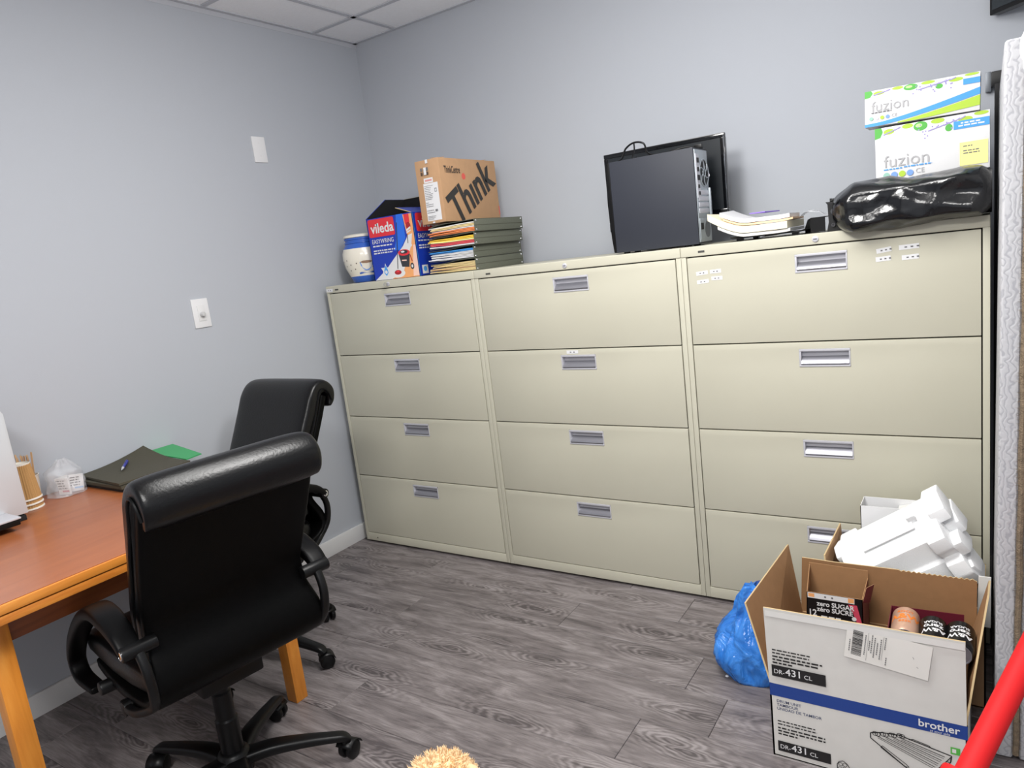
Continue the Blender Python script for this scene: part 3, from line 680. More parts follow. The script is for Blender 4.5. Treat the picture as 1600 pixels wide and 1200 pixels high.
# ---- monitor behind it
mo = thing('monitor', 'large black flat monitor with glossy bezel standing behind the computer tower', 'monitor', (1.655, 0.315, TOP))
A, B_, Z0, Z1 = -0.243, 0.247, 0.088, 0.396
obj('bezel', MB().box(A, B_, -0.022, 0.0, Z0, Z0+0.035).box(A, B_, -0.022, 0, Z1-0.017, Z1).box(A, A+0.017, -0.022, 0, Z0+0.035, Z1-0.017).box(B_-0.017, B_, -0.022, 0, Z0+0.035, Z1-0.017), M_gloss, mo, bevel=0.003)
obj('screen', MB().box(A+0.017, B_-0.017, -0.0185, -0.01, Z0+0.035, Z1-0.017), mat('switched_off_screen', (30, 34, 38), 0.3), mo)
obj('back_shell', MB().box(A+0.006, B_-0.006, 0, 0.03, Z0+0.006, Z1-0.006), M_black, mo, bevel=0.01)
obj('bezel_trim', MB().box(B_-0.0045, B_-0.0015, -0.0235, -0.0215, Z0+0.02, Z1-0.012), M_chrome, mo)
obj('stand_neck', MB().box(-0.03, 0.03, 0.03, 0.052, 0.012, Z0+0.15), M_black, mo, bevel=0.004)
obj('stand_base', MB().lathe([(0.0, 0), (0.1, 0), (0.1, 0.006), (0.09, 0.012), (0, 0.014)], 40, 0, Matrix.Translation((0, 0.04, 0)) @ Matrix.Diagonal((1.1, 0.95, 1, 1))), M_black, mo, smooth=True)
ca = obj('signal_cable', MB().tube([(1.567, 0.09, TOP+0.3395), (1.572, 0.115, TOP+0.352), (1.578, 0.14, TOP+0.385), (1.60, 0.17, TOP+0.405), (1.63, 0.19, TOP+0.398), (1.65, 0.17, TOP+0.36), (1.69, 0.15, TOP+0.345), (1.75, 0.14, TOP+0.345), (1.80, 0.15, TOP+0.352), (1.835, 0.16, TOP+0.345)], 0.0036, 8, 5)
         .tube([(1.60, 0.168, TOP+0.404), (1.612, 0.14, TOP+0.375), (1.615, 0.11, TOP+0.343), (1.64, 0.09, TOP+0.3405)], 0.003, 8, 4), M_black, smooth=True)
tag(ca, 'black cable looped over the top of the computer tower', 'cable')
obj('plug', MB().box(1.835, 1.862, 0.150, 0.170, TOP+0.338, TOP+0.354), M_black, ca, bevel=0.003)

# ---- papers in a black desk tray
tr = thing('desk_tray', 'low black plastic letter tray holding loose papers, right of the computer tower', 'tray', (1.985, 0.035, TOP))
TL, TDp = 0.296, 0.25
def uprof(prof, y0, y1, th):
    k = len(prof); vv = []
    for y in (y0, y1):
        vv += [(x, y, z) for x, z in prof]+[(x, y, z-th) for x, z in prof]
    f = []
    for i in range(k-1):
        f += [(i, i+1, i+1+2*k, i+2*k), (i+k, i+3*k, i+1+3*k, i+1+k), (i, i+k, i+1+k, i+1), (i+2*k, i+1+2*k, i+1+3*k, i+3*k)]
    f += [(0, 2*k, 3*k, k), (k-1, 2*k-1, 4*k-1, 3*k-1)]
    return vv, f
pr = [(-0.008, 0.0165), (0.0, 0.013), (0.012, 0.0125), (0.21, 0.0125), (0.232, 0.018), (0.242, 0.045), (0.252, 0.05), (TL, 0.05)]
vv, ff = uprof(pr, 0, TDp, 0.003); obj('tray_shell', MB().add(vv, ff), M_black, tr, bevel=0.0008)
obj('tray_edge', MB().box(0.25, 0.294, 0.0, 0.003, 0.004, 0.048), M_black, tr)
for x in (0.02, 0.2):
    for y in (0.02, TDp-0.02): obj('foot', MB().box(x-0.01, x+0.01, y-0.01, y+0.01, 0, 0.0098), M_black, tr)
PAPS = [('cream', M_offwhite, 'large cream envelope at the bottom of the tray papers', 0.0, 0.0, 0.235, 3), ('w', mat('cream_paper', (240, 232, 204), 0.65), 'cream curled sheets in the black tray', -0.03, -2, 0.262, 7), ('m', mat('peach_paper', (240, 200, 160), 0.65), 'peach tinted sheet between the tray papers', 0.012, 2, 0.225, 2),
        ('w2', M_white, 'white sheets on top of the tray papers', 0.0, 3, 0.225, 4), ('p', mat('violet_sheet', (150, 120, 226), 0.6), 'violet slip sticking up behind the tray papers', 0.02, 0, 0.05, 1)]
zb = 0.0142
for nm, pm, lab, dx, ang, L, cnt in PAPS:
    th = 0.0032*cnt; m = MB(); n = 14; ca_, sa_ = math.cos(math.radians(ang)), math.sin(math.radians(ang)); vv = []
    ymax = 0.21
    for a in range(n+1):
        u = a/n; x = -0.045+dx+L*u if nm != 'p' else 0.04+dx+L*u
        for y in (-0.012 if nm in ('cream', 'w') else 0.004, ymax):
            xx = x*ca_-(y-0.1)*sa_; yy = 0.1+x*sa_+(y-0.1)*ca_
            z = zb+0.034*(max(0, 0.045-xx)/0.09)**1.5+0.004*max(0, (xx-0.15)/0.05)**2+(0.012 if nm == 'p' else 0)
            vv += [(xx, yy, z), (xx, yy, z+th)]
    ff = []
    for a in range(n):
        k = a*4; ff += [(k, k+4, k+6, k+2), (k+1, k+3, k+7, k+5), (k, k+1, k+5, k+4), (k+2, k+6, k+7, k+3)]
    ff += [(0, 2, 3, 1), (n*4, n*4+1, n*4+3, n*4+2)]
    o = obj('paper_sheets', m.add(vv, ff), pm, smooth=True, angle=40); o.location = tr.location
    tag(o, lab, 'paper', 'loose papers in the black tray'); zb += th+0.0022
env = obj('envelope', MB().slab([(0, 0, 0), (0.05, -0.01, 0.002), (0.058, 0.04, 0.004), (0.006, 0.05, 0.003)], 0.0015), M_white); env.location = (2.072, 0.055, TOP+0.006)
tag(env, 'small white envelope slipped under the front of the black tray', 'envelope')
fl = [noise.noise_vector(V((i*3.1, 2, 1))) for i in range(40)]
pk = MB(); vv = []
for i in range(9):
    for k in range(5): vv.append((0.012*i, 0.02*k, 0.012+0.02*abs(noise.noise(V((i*0.7, k*0.8, 3))))+0.012*math.sin(i*0.6)))
pk.add(vv, [(i*5+k, i*5+k+1, i*5+k+6, i*5+k+5) for i in range(8) for k in range(4)])
o = obj('plastic_sleeve', pk, mat_film('clear_sleeve', (240, 242, 246), 0.55, 0.2), smooth=True); o.location = (2.19, 0.10, TOP+0.045)
sm = o.modifiers.new('t', 'SOLIDIFY'); sm.thickness = 0.0008
tag(o, 'crinkled clear plastic sleeve lying on the tray behind the papers', 'sleeve')

# ---- toner drum, black bag, two printed toner boxes
td = thing('toner_cartridge', 'black plastic toner cartridge end with pegs sticking out of the black bag', 'toner cartridge', (2.285, 0.03, TOP))
obj('body', MB().box(0.014, 0.1, 0.0, 0.12, 0.004, 0.085), M_black, td, bevel=0.004)
obj('end_plate', MB().prism([(0, 0), (0.10, 0), (0.10, 0.07), (0.06, 0.088), (0.02, 0.092), (-0.002, 0.092), (0.004, 0.084), (0.006, 0.03)], (0, -0.004, 0), X_, Z_, 0.006), M_blackm, td, bevel=0.001)
for k, (x, z, r) in enumerate(((0.022, 0.062, 0.009), (0.04, 0.03, 0.013), (0.064, 0.055, 0.008), (0.02, 0.02, 0.006))):
    obj('gear', MB().lathe([(r, 0), (r, 0.006), (r*0.5, 0.006), (r*0.5, 0.003), (0, 0.003)], 16, 0, Matrix.Translation((x, -0.004, z)) @ Matrix.Rotation(PI/2, 4, 'X')), mat('dark_grey_plastic', (58, 58, 62), 0.4), td, smooth=True)
for x, z, h_ in ((0.012, 0.09, 0.012), (0.038, 0.088, 0.014), (0.045, 0.086, 0.02), (0.062, 0.084, 0.012)):
    obj('peg', MB().box(x-0.003, x+0.003, 0.01, 0.016, z, z+h_), M_black, td)
obj('rail', MB().tube([(0.01, 0.012, 0.094), (0.05, 0.02, 0.102), (0.11, 0.03, 0.118)], 0.006, 8, 3), M_black, td, smooth=True)

def bagmesh(nu, nv, fn): 
    vv = [fn(i/(nu-1), 2*PI*k/nv) for i in range(nu) for k in range(nv)]
    ff = [(i*nv+k, i*nv+(k+1) % nv, (i+1)*nv+(k+1) % nv, (i+1)*nv+k) for i in range(nu-1) for k in range(nv)]
    ff += [tuple(range(nv-1, -1, -1)), tuple((nu-1)*nv+k for k in range(nv))]
    return vv, ff
def bagf(u, a):
    # long pillow lying along x, drooping over the cabinet's front edge
    x = -0.01+0.435*u
    end = min(1, (u/0.16))**0.55*min(1, ((1-u)/0.10))**0.5
    hz = 0.026+0.044*end; hy = 0.06+0.115*end
    c, s = math.cos(a), math.sin(a)
    y = 0.085+hy*math.copysign(abs(c)**0.6, c)
    z = 0.060+0.006*u+hz*math.copysign(abs(s)**0.7, s)
    y = max(y, -0.075); 
    p = V((x, y, z)); q = V((x*6, y*14, z*14))
    f = noise.noise(q*0.8+V((4, 1, 2)))*0.016+noise.noise(V((x*4+z*30, y*25+x*12, 5)))*0.008
    r = (1-abs(noise.noise(V((x*9+y*5, z*16-x*7, 1.3))))*2.2)*0.006
    d = V((0, c, s)).normalized()
    p += d*(f+r)
    if p.y > 0.082: p.z = min(p.z, 0.131)
    p.x = min(p.x, 0.407)
    if p.y > -0.014: p.z = max(p.z, 0.004)
    else: p.z = max(p.z, -0.006-0.010*math.sin(PI*min(1, max(0, (x-0.03)/0.33)))*min(1, -p.y/0.03)); p.y = min(p.y, -0.014)
    return p
vv, ff = bagmesh(90, 72, bagf)
M_bag = mat('black_bag_film', (10, 11, 14), 0.16, spec=0.6, bump=0.35, bscale=45)
o = obj('black_bag', MB().add(vv, ff), M_bag, smooth=True, angle=80); o.location = (2.312, 0, TOP)
tag(o, 'glossy black plastic bag slumped over the front edge of the right cabinet', 'bag')

def lime_art(W, H, k):
    g, l, p, w2, b2 = 0, 1, 2, 3, 4
    a = [(EL(0.03*W, 0.90*H, 0.05*W, 0.11*H if H > 0.12 else 0.16*H, a0=-90, a1=90) if False else [(0, 0.80*H), (0.05*W, 0.82*H), (0.075*W, 0.92*H), (0.06*W, H), (0, H)], g),
         (EL(0.13*W, 0.91*H, 0.05*W, 0.05*H), l), (EL(0.30*W, 0.955*H, 0.05*W, 0.042*H), l), (EL(0.415*W, 0.915*H, 0.062*W, 0.083*H), g), (EL(0.40*W, 0.93*H, 0.03*W, 0.035*H), 5),
         (EL(0.565*W, 0.955*H, 0.06*W, 0.043*H), l), (EL(0.66*W, 0.80*H, 0.032*W, 0.065*H), g), (EL(0.80*W, 0.90*H, 0.06*W, 0.05*H), l), (EL(0.93*W, 0.965*H, 0.06*W, 0.033*H), l)]
    for i in range(16): a.append((EL((0.38+0.4*random.random())*W, (0.68+0.27*random.random())*H, 0.0022, n=6), p))
    for i in range(7):
        x = 0.48+0.045*i; a.append((LN(x*W, (0.80+0.018*i)*H, (x+0.05)*W, (0.825+0.022*i)*H, 0.003), p))
    for i in range(3):
        x = 0.08+0.05*i; a.append((LN(x*W, (0.86+0.03*i)*H, (x+0.055)*W, (0.90+0.03*i)*H, 0.003), p))
    return a
M_fz = [M_green, M_lime, M_purple, M_white, M_lblue, mat('pale_green', (190, 226, 150), 0.5), M_yellow, M_inkgrey, mat('teal_icon', (150, 196, 180), 0.5), mat('blue_icon', (120, 160, 220), 0.5), mat('pink_icon', (216, 206, 226), 0.5)]
def toner_box(lab, loc, rz, W, D, H, low):
    t_ = thing('toner_box', lab, 'box', loc, rz, 'white toner boxes with green limes')
    obj('carton', MB().box(0, W, 0, D, 0, H), M_white, t_, bevel=0.0012)
    a = lime_art(W, H, low)
    if low:
        a += [(R4(0.70*W, 0.745*H, W-0.0008, 0.885*H), 4), (R4(0.60*W, 0, 0.78*W, 0.05*H), 4), (R4(0.75*W, 0.09*H, 0.985*W, 0.50*H), 6)]
        a += lines(0.76*W, 0.83*H, 1, 1, 0.04, 0.05, 0.004, 3)+lines(0.74*W, 0.785*H, 1, 1, 0.06, 0.07, 0.004, 3)+lines(0.78*W, 0.42*H, 1, 1, 0.02, 0.025, 0.003, 7)+lines(0.78*W, 0.34*H, 2, 0.007, 0.03, 0.04, 0.003, 7)
        a += lines(0.075*W, 0.205*H, 1, 1, 0.045, 0.05, 0.0035, 4)+lines(0.26*W, 0.215*H, 1, 1, 0.07, 0.075, 0.0035, 4)
        for i, c_ in enumerate((8, 9, 1, 9)): a.append((EL((0.10+0.072*i)*W, 0.105*H, 0.009), c_))
        txt = [('fuzion', 0.075*W, 0.255*H, 0.050, dict(sx=1.02)), ('CE', 0.365*W, 0.08*H, 0.02)]
    else:
        cv = lambda u, o: 0.06+o+0.42*(max(0, u-0.12)/0.88)**1.35
        n = 14
        a += [([(i/n*W, min(0.62, cv(i/n, 0.02+0.10*i/n))*H) for i in range(n+1)]+[(i/n*W, max(0.0, cv(i/n, -0.06))*H) for i in range(n, -1, -1)], 4),
              ([((0.3+0.7*i/n)*W, max(0.0, cv(0.3+0.7*i/n, -0.085))*H) for i in range(n+1)]+[(W, 0.13*H), (0.6*W, 0.03*H), (0.45*W, 0.0), (0.3*W, 0.0)], 1),
              (R4(0.86*W, 0.72*H, W-0.0008, 0.87*H), 4)]
        a += lines(0.06*W, 0.36*H, 1, 1, 0.05, 0.055, 0.003, 7)
        for i, c_ in enumerate((8, 10, 1, 9)): a.append((EL((0.06+0.05*i)*W, 0.22*H, 0.0055), c_))
        txt = [('fuzion', 0.06*W, 0.41*H, 0.042, dict(sx=1.0)), ('CE', 0.245*W, 0.19*H, 0.013)]
    deco(t_, a, M_fz, (0, 0, 0), X_, Z_, 'front_print')
    text(t_, txt, (0, 0, 0), X_, Z_, mat('light_grey_ink', (176, 176, 178), 0.6), lift=0.0022)
    deco(t_, [(R4(0, 0, D, H), 0)], [mat('box_side_shade', (54, 60, 72), 0.6)], (W, 0, 0), Y_, Z_, 'side_print_or_shade')  # shade of the right side laid on as one dark colour, nothing printed
    return t_
toner_box('larger lower toner box with green limes and a yellow note, on the black bag', (2.420, 0.095, 1.466), 0.0, 0.294, 0.13, 0.160, True)
toner_box('smaller upper toner box with a blue and lime swoosh, on the larger one', (2.394, 0.088, 1.6345), -0.0, 0.296, 0.10, 0.104, False).rotation_euler = (0, 0.020, 0)

# ================================================================== RIGHT HAND CORNER
# black panel leaning in the gap beside the cabinets, wall bracket and wall screen above it
pnl = thing('black_notice_board', 'tall thin black board standing in the gap between cabinets and mattress', 'board', (2.726, 0.36, 0))
obj('board', MB().box(0.0, 0.42, 0.0, 0.028, 0.02, 1.66), mat('blue_black_board', (30, 34, 42), 0.45), pnl, bevel=0.003)
obj('post', MB().box(0.0, 0.024, -0.028, -0.001, 0.0, 1.72), M_blackm, pnl, bevel=0.003)
obj('foot_rail', MB().box(0.024, 0.42, -0.026, -0.002, 0.0, 0.03), M_blackm, pnl, bevel=0.002)
bk = thing('wall_bracket', 'short black bracket arm fixed on the back wall above the tall black board', 'bracket', (2.706, YB, 1.715))
obj('arm', MB().box(0.012, 0.16, -0.045, -0.008, 0.016, 0.062), M_black, bk, bevel=0.003)
obj('wall_tab', MB().box(-0.004, 0.012, -0.022, 0, 0.004, 0.066), mat('bracket_grey', (120, 124, 130), 0.4, metal=0.5), bk, bevel=0.002)
obj('wall_mount', MB().box(0.06, 0.12, -0.01, 0, 0, 0.08), M_black, bk, bevel=0.002)
tv = thing('wall_screen', 'black flat screen hung high on the back wall in the top right corner', 'screen', (2.713, 0.492, 1.949), -0.83)
obj('housing', MB().box(0, 0.62, 0, 0.035, 0, 0.37), M_black, tv, bevel=0.004)
obj('screen', MB().box(0.012, 0.608, -0.002, 0.0, 0.014, 0.358), mat('dark_panel_glass', (38, 44, 48), 0.25), tv)
obj('mount_arm', MB().box(0.10, 0.16, 0.035, 0.075, 0.15, 0.22).cyl((0.13, 0.06, 0.185), (0.13+0.27, 0.36, 0.185), 0.018), M_black, tv)

# mattress on end, its narrow border towards the room
mt = thing('mattress', 'white quilted mattress stood on end at the right, frayed at its top corner', 'mattress', (2.722, -0.532, 0.0), 0, None, (0, 0.0092, 0))
M_q = mat_quilt('white_quilt', (188, 188, 191), (166, 166, 171)); M_q2 = mat('white_ticking', (206, 206, 204), 0.9, bump=0.4, bscale=120)
obj('pillow_top', MB().box(0.0, 0.040, 0.0, 0.84, 0.004, 1.70), M_q, mt, bevel=0.010, seg=3)
obj('core', MB().box(0.050, 0.215, 0.0, 0.84, 0.004, 1.72), M_q, mt, bevel=0.012, seg=3)
M_tape = mat('brown_tape', (128, 112, 92), 0.9, var=0.25, vscale=90, bump=0.8, bscale=300)
zz = [0.02+1.66*i/24 for i in range(25)]
obj('edge_tape', MB().tube([(0.045+0.0012*math.sin(i*2.1), -0.001+0.001*math.sin(i*1.3), z) for i, z in enumerate(zz)], 0.0068, 8, 2), M_tape, mt, smooth=True)
fr = MB(); random.seed(5)
for i in range(620):
    z = random.uniform(0.02, 1.5); s = random.choice((-1, 1)); x = 0.045+s*0.005; L = random.uniform(0.004, 0.011)
    fr.add([(x, -0.007, z), (x, -0.0072, z+0.0012), (x+s*L, -0.004-random.random()*0.006, z+random.uniform(-0.005, 0.006))], [(0, 1, 2)])
fo = obj('frayed_threads', fr, M_tape, mt, recalc=False); fo['kind'] = 'stuff'
def torn(cx, cz, rx, rz_, seed, yy=0.0, dep=0.02):
    vv = []; ff = []; nu, nv = 14, 26
    for i in range(nu):
        r = i/(nu-1)
        for k in range(nv):
            a = 2*PI*k/nv; q = V((math.cos(a)*r*2.2, math.sin(a)*r*2.2, seed))
            ed = 1+0.22*noise.noise(V((math.cos(a)*2, math.sin(a)*2, seed)))
            y = yy-dep*(1-r**2.2)*(0.7+0.6*noise.noise(q*1.6))-0.008*noise.noise(q*3.1)
            vv.append((cx+rx*r*ed*math.cos(a), y, cz+rz_*r*ed*math.sin(a)))
    ff = [(i*nv+k, i*nv+(k+1) % nv, (i+1)*nv+(k+1) % nv, (i+1)*nv+k) for i in range(nu-1) for k in range(nv)]
    return vv, ff
vv, ff = torn(0.062, 1.672, 0.038, 0.055, 2.0, 0.002, 0.03); obj('torn_cover', MB().add(vv, ff), M_q2, mt, smooth=True, angle=80)
vv, ff = torn(0.088, 1.735, 0.05, 0.035, 7.0, 0.03, 0.05); obj('torn_cover', MB().add(vv, ff), M_q2, mt, smooth=True, angle=80)
vv, ff = torn(0.098, 1.625, 0.035, 0.05, 4.0, -0.012, 0.006); obj('bare_filling', MB().add(vv, ff), mat('brown_felt', (96, 66, 38), 0.95, var=0.3, vscale=70), mt, smooth=True)
lo = MB()
for i in range(160):
    a = random.uniform(PI*0.5, PI*1.75); rx = 0.037; rz_ = 0.053
    p = V((0.098+rx*math.cos(a), -0.015, 1.625+rz_*math.sin(a))); d = V((math.cos(a), -0.3, math.sin(a)+random.uniform(-.5, .5)))*random.uniform(0.006, 0.016)
    lo.add([p, p+V((0.0008, 0, 0.0008)), p+d], [(0, 1, 2)])
o = obj('loose_threads', lo, mat('grey_thread', (120, 116, 108), 0.9), mt, recalc=False); o['kind'] = 'stuff'
# red tube leaning there
def ray_y(u, v, Y):
    d = _f+RGT*((u-800)/FPX)-UPV*((v-600)/FPX); return CAM+d*((Y-CAM.y)/d.y)
PA, PB_ = ray_y(1519, 1197, -1.02), ray_y(1600, 1036, -0.84)
dd = (PB_-PA).normalized(); lo_ = PA-dd*((PA.z-0.024)/dd.z); hi_ = PB_+dd*((-0.62-PB_.y)/dd.y if dd.y > 0 else 0.5)
rt = thing('red_handle', 'thick bright red tubular handle leaning up in the bottom right corner', 'handle', lo_)
M_rt = mat('red_tube', (214, 28, 32), 0.62, spec=0.3)
obj('tube', MB().cyl((0, 0, 0), hi_-lo_, 0.0235, n=28), M_rt, rt, smooth=True)
obj('joint_collar', MB().cyl((PA-lo_)-dd*0.045+V((-0.012, 0, 0.0)), (PA-lo_)-dd*0.02+V((-0.012, 0, 0.0)), 0.031, n=28), M_rt, rt, bevel=0.004)
obj('end_cap', MB().cyl(dd*-0.004, dd*0.02, 0.0255, n=28), M_black, rt, smooth=True)

# ================================================================== THE OPEN CARTON IN FRONT
DX, DY, DW, DD, DH = 2.235, -0.745, 0.437, 0.395, 0.213
db = thing('drum_unit_box', 'open white carton with a blue stripe and black number labels, full of soda', 'box', (DX, DY, 0))
M_dbw = mat('white_carton_board', (214, 212, 207), 0.65, var=0.03, vscale=18)
cm = [M_dbw, M_kraft, mat('corrugated_edge', (196, 172, 130), 0.8)]
th = 0.0045
m = MB().slab([(0, 0, 0), (DW, 0, 0), (DW, 0, DH), (0, 0, DH)], th, 0, 1, 2).slab([(DW, 0, 0), (DW, DD, 0), (DW, DD, DH), (DW, 0, DH)], th, 0, 1, 2)
m.slab([(DW, DD, 0), (0, DD, 0), (0, DD, DH), (DW, DD, DH)], th, 0, 1, 2).slab([(0, DD, 0), (0, 0, 0), (0, 0, DH), (0, DD, DH)], th, 0, 1, 2)
m.box(0, DW, 0, DD, 0.0005, 0.004, 1)
obj('carton', m, cm, db, recalc=False)
FHt = 0.425
ffr = obj('front_flap', MB().slab([(0, 0, DH), (DW-0.002, 0, DH), (DW-0.004, 0.002, FHt-0.004), (-0.004, -0.002, FHt)], th, 0, 1, 2), cm, db, recalc=False)
obj('left_flap', MB().slab([(0, DD-0.002, DH), (0, 0.002, DH), (-0.066, 0.046, 0.402), (-0.044, DD+0.05, 0.402)], th, 0, 1, 2), cm, db, recalc=False)
# back flap with a torn serrated edge along its right part
sn = [(0.0, 0.0), (DW+0.012, 0.0), (DW+0.014, 0.176)]
for i in range(30): sn.append((DW+0.010-0.0062*i, 0.178+(0.004 if i % 2 else 0.0)))
sn += [(0.10, 0.180), (0.012, 0.182)]
sn2 = [(DW-x, z) for x, z in sn]
mbf = MB(); pts = [V((x, DD-0.002-0.012*z/0.18, DH+z)) for x, z in sn]; k = len(pts)
mbf.add(pts+[p+V((0, th, 0)) for p in pts], [tuple(range(k)), tuple(range(2*k-1, k-1, -1))]+[(i, i+k, (i+1) % k+k, (i+1) % k) for i in range(k)], [1, 0]+[2]*k)
obj('back_flap', mbf, cm, db, recalc=False)
obj('right_flap', MB().slab([(DW, 0.03, DH), (DW, DD-0.002, DH), (DW+0.044, DD-0.015, 0.398), (DW+0.041, DD-0.10, 0.398)], th, 0, 1, 2), cm, db, recalc=False)
# print on the front: lower half on the carton, upper half on the raised flap
pm = [M_ink, M_navy, M_white, M_green, M_inkgrey, M_offwhite]
low = [(R4(0.0005, 0.1775, DW-0.0005, DH-0.0002), 1)]
low += lines(0.016, 0.104, 2, 0.0085, 0.085, 0.1, 0.0034, 0)+lines(0.016, 0.084, 2, 0.0085, 0.105, 0.125, 0.0042, 0)+lines(0.016, 0.067, 1, 0.01, 0.05, 0.055, 0.0042, 0)
low += [(R4(0.014, 0.018, 0.143, 0.048), 0), (R4(0.403, 0.134, 0.422, 0.152), 3), (R4(0.406, 0.138, 0.414, 0.148), 5)]
# line drawing of the drum unit
def DRW(pts_, w_=0.0013, close=False):
    q = pts_+([pts_[0]] if close else []); return [(LN(*q[i], *q[i+1], w_*1.45), 0) for i in range(len(q)-1)]
low += DRW([(0.236, 0.138), (0.262, 0.146), (0.30, 0.150), (0.318, 0.146), (0.405, 0.128), (0.403, 0.112), (0.378, 0.066), (0.362, 0.070), (0.318, 0.062), (0.236, 0.124)], 0.0018, True)
for i in range(4):
    o_ = 0.013*i
    low += DRW([(0.250+o_*1.3, 0.134+o_*0.28), (0.372+o_*0.5, 0.088+o_*0.9)], 0.0011)+DRW([(0.252+o_*1.3, 0.129+o_*0.28), (0.370+o_*0.5, 0.083+o_*0.9)], 0.0008)
    for q in range(2): low += DRW(EL(0.246+o_*1.35+q*0.006, 0.139+o_*0.3, 0.0055, n=10), 0.0011, True)
low += DRW([(0.404, 0.127), (0.376, 0.085), (0.376, 0.068)], 0.0013)+DRW([(0.262, 0.112), (0.312, 0.078), (0.318, 0.072), (0.308, 0.071), (0.258, 0.107)], 0.0011, True)+DRW([(0.318, 0.146), (0.328, 0.15), (0.36, 0.143), (0.366, 0.137)], 0.0012)+DRW(EL(0.389, 0.095, 0.006, 0.009, 12), 0.001, True)+DRW(EL(0.397, 0.108, 0.004, 0.006, 10), 0.001, True)
low += DRW([(0.158, 0.028), (0.163, 0.037), (0.172, 0.041), (0.182, 0.034), (0.190, 0.018), (0.182, 0.006), (0.158, 0.010)], 0.0013, True)
for cx, cy in ((0.166, 0.03), (0.176, 0.031), (0.165, 0.018), (0.176, 0.02)): low += DRW(EL(cx, cy, 0.0048, n=10), 0.0009, True)
low += [(EL(0.194, 0.021, 0.006, n=10), 0), (R4(0.25, 0.034, 0.30, 0.037), 0), (R4(0.25, 0.028, 0.29, 0.031), 0)]
deco(db, low, pm, (0, 0, 0), X_, Z_, 'front_print', lift=0.0006, step=0.00003)
text(db, [('DR-', 0.019, 0.0265, 0.0175, dict(sx=0.92)), ('431', 0.0475, 0.0265, 0.0265, dict(bold=0.01, sx=1.03)), ('CL', 0.0925, 0.0265, 0.0165, {}), ('brother', 0.338, 0.1885, 0.0265, dict(bold=0.016, sx=1.0)), ('at your side', 0.362, 0.180, 0.0085, {})], (0, 0, 0), X_, Z_, M_white)
text(db, [('DRUM UNIT\nTAMBOUR\nUNIDAD DE TAMBOR', 0.016, 0.161, 0.0112, dict(lead=0.98, bold=0.006))], (0, 0, 0), X_, Z_, mat('ink_navy', (60, 72, 110), 0.6), lift=0.0015)
text(db, [('FOR USE WITH / UTILISABLE AVEC\nHL-L8260CDW / L8360CDW\nMFC-L8610CDW / L8900CDW\nMFC-L9570CDW', 0.016, 0.104, 0.0088, dict(lead=0.98))], (0, 0, 0), X_, Z_, M_ink, lift=0.003) if False else None
up = lines(0.012, 0.078+DH, 2, 0.0085, 0.085, 0.1, 0.0034, 0)+lines(0.012, 0.0585+DH, 2, 0.0085, 0.105, 0.125, 0.0042, 0)+lines(0.012, 0.0415+DH, 1, 0.01, 0.05, 0.055, 0.0042, 0)+[(R4(0.009, 0.024+DH, 0.139, 0.056+DH-0.0235+0.0235-0.0), 0)]
up = [(p, i) for p, i in up if True]
up[-1] = (R4(0.009, 0.0235+DH, 0.139, 0.0555+DH), 0)
up = [(p, i) for p, i in up]
# small print sits above the black number label
up = lines(0.012, 0.096+DH, 2, 0.0085, 0.085, 0.1, 0.0034, 0)+lines(0.012, 0.0775+DH, 2, 0.0085, 0.105, 0.125, 0.0042, 0)+lines(0.012, 0.0605+DH, 1, 0.01, 0.05, 0.055, 0.0042, 0)+[(R4(0.009, 0.0235+DH, 0.139, 0.0555+DH), 0)]
up += [(R4(0.0, FHt-0.022, DW-0.005, FHt-0.006), 5)]
deco(ffr, up, pm, (0, -0.0016, 0), X_, Z_, 'flap_print', lift=0.0006, step=0.00003)
text(ffr, [('DR-', 0.014, 0.0325+DH, 0.0175, dict(sx=0.92)), ('431', 0.0425, 0.0325+DH, 0.0265, dict(bold=0.01, sx=1.03)), ('CL', 0.0875, 0.0325+DH, 0.0165, {})], (0, -0.0016, 0), X_, Z_, M_white)
# shipping label, slightly askew, barcode at its left end
la = math.atan2(0.396-0.4185, 0.606-0.431+0.003); lx = V((math.cos(la), 0, math.sin(la))); ly = V((-math.sin(la), 0, math.cos(la)))
lb = [(R4(0, 0, 0.178, 0.088), 0)]
x = 0.022
random.seed(9)
zq = 0.012
while zq < 0.078:
    h_ = random.choice((0.0009, 0.0014, 0.0022)); lb.append((R4(0.014, zq, 0.036, zq+h_), 1)); zq += h_+random.choice((0.0008, 0.0013))
for xx, a, b2 in ((0.008, 0.02, 0.05), (0.041, 0.02, 0.07), (0.05, 0.035, 0.06), (0.055, 0.03, 0.075), (0.061, 0.02, 0.07), (0.067, 0.03, 0.06), (0.074, 0.02, 0.07), (0.083, 0.05, 0.08), (0.088, 0.01, 0.03)):
    z2 = a
    while z2 < b2: lb.append((R4(xx, z2, xx+0.0022, z2+0.004), 2)); z2 += 0.0055
lb += [(LN(0.0475, 0.008, 0.0475, 0.082, 0.0006), 2), (LN(0.0795, 0.02, 0.0795, 0.082, 0.0006), 2), (LN(0.142, 0.052, 0.145, 0.047, 0.0008), 2), (LN(0.152, 0.03, 0.156, 0.027, 0.0008), 2)]
deco(ffr, lb, [mat('label_paper', (228, 226, 220), 0.55), M_ink, M_inkgrey], V((0.194, -0.0025, 0.4195))-ly*0.088, lx, ly, 'address_label', lift=0.0008, step=0.00004)
random.seed(21)

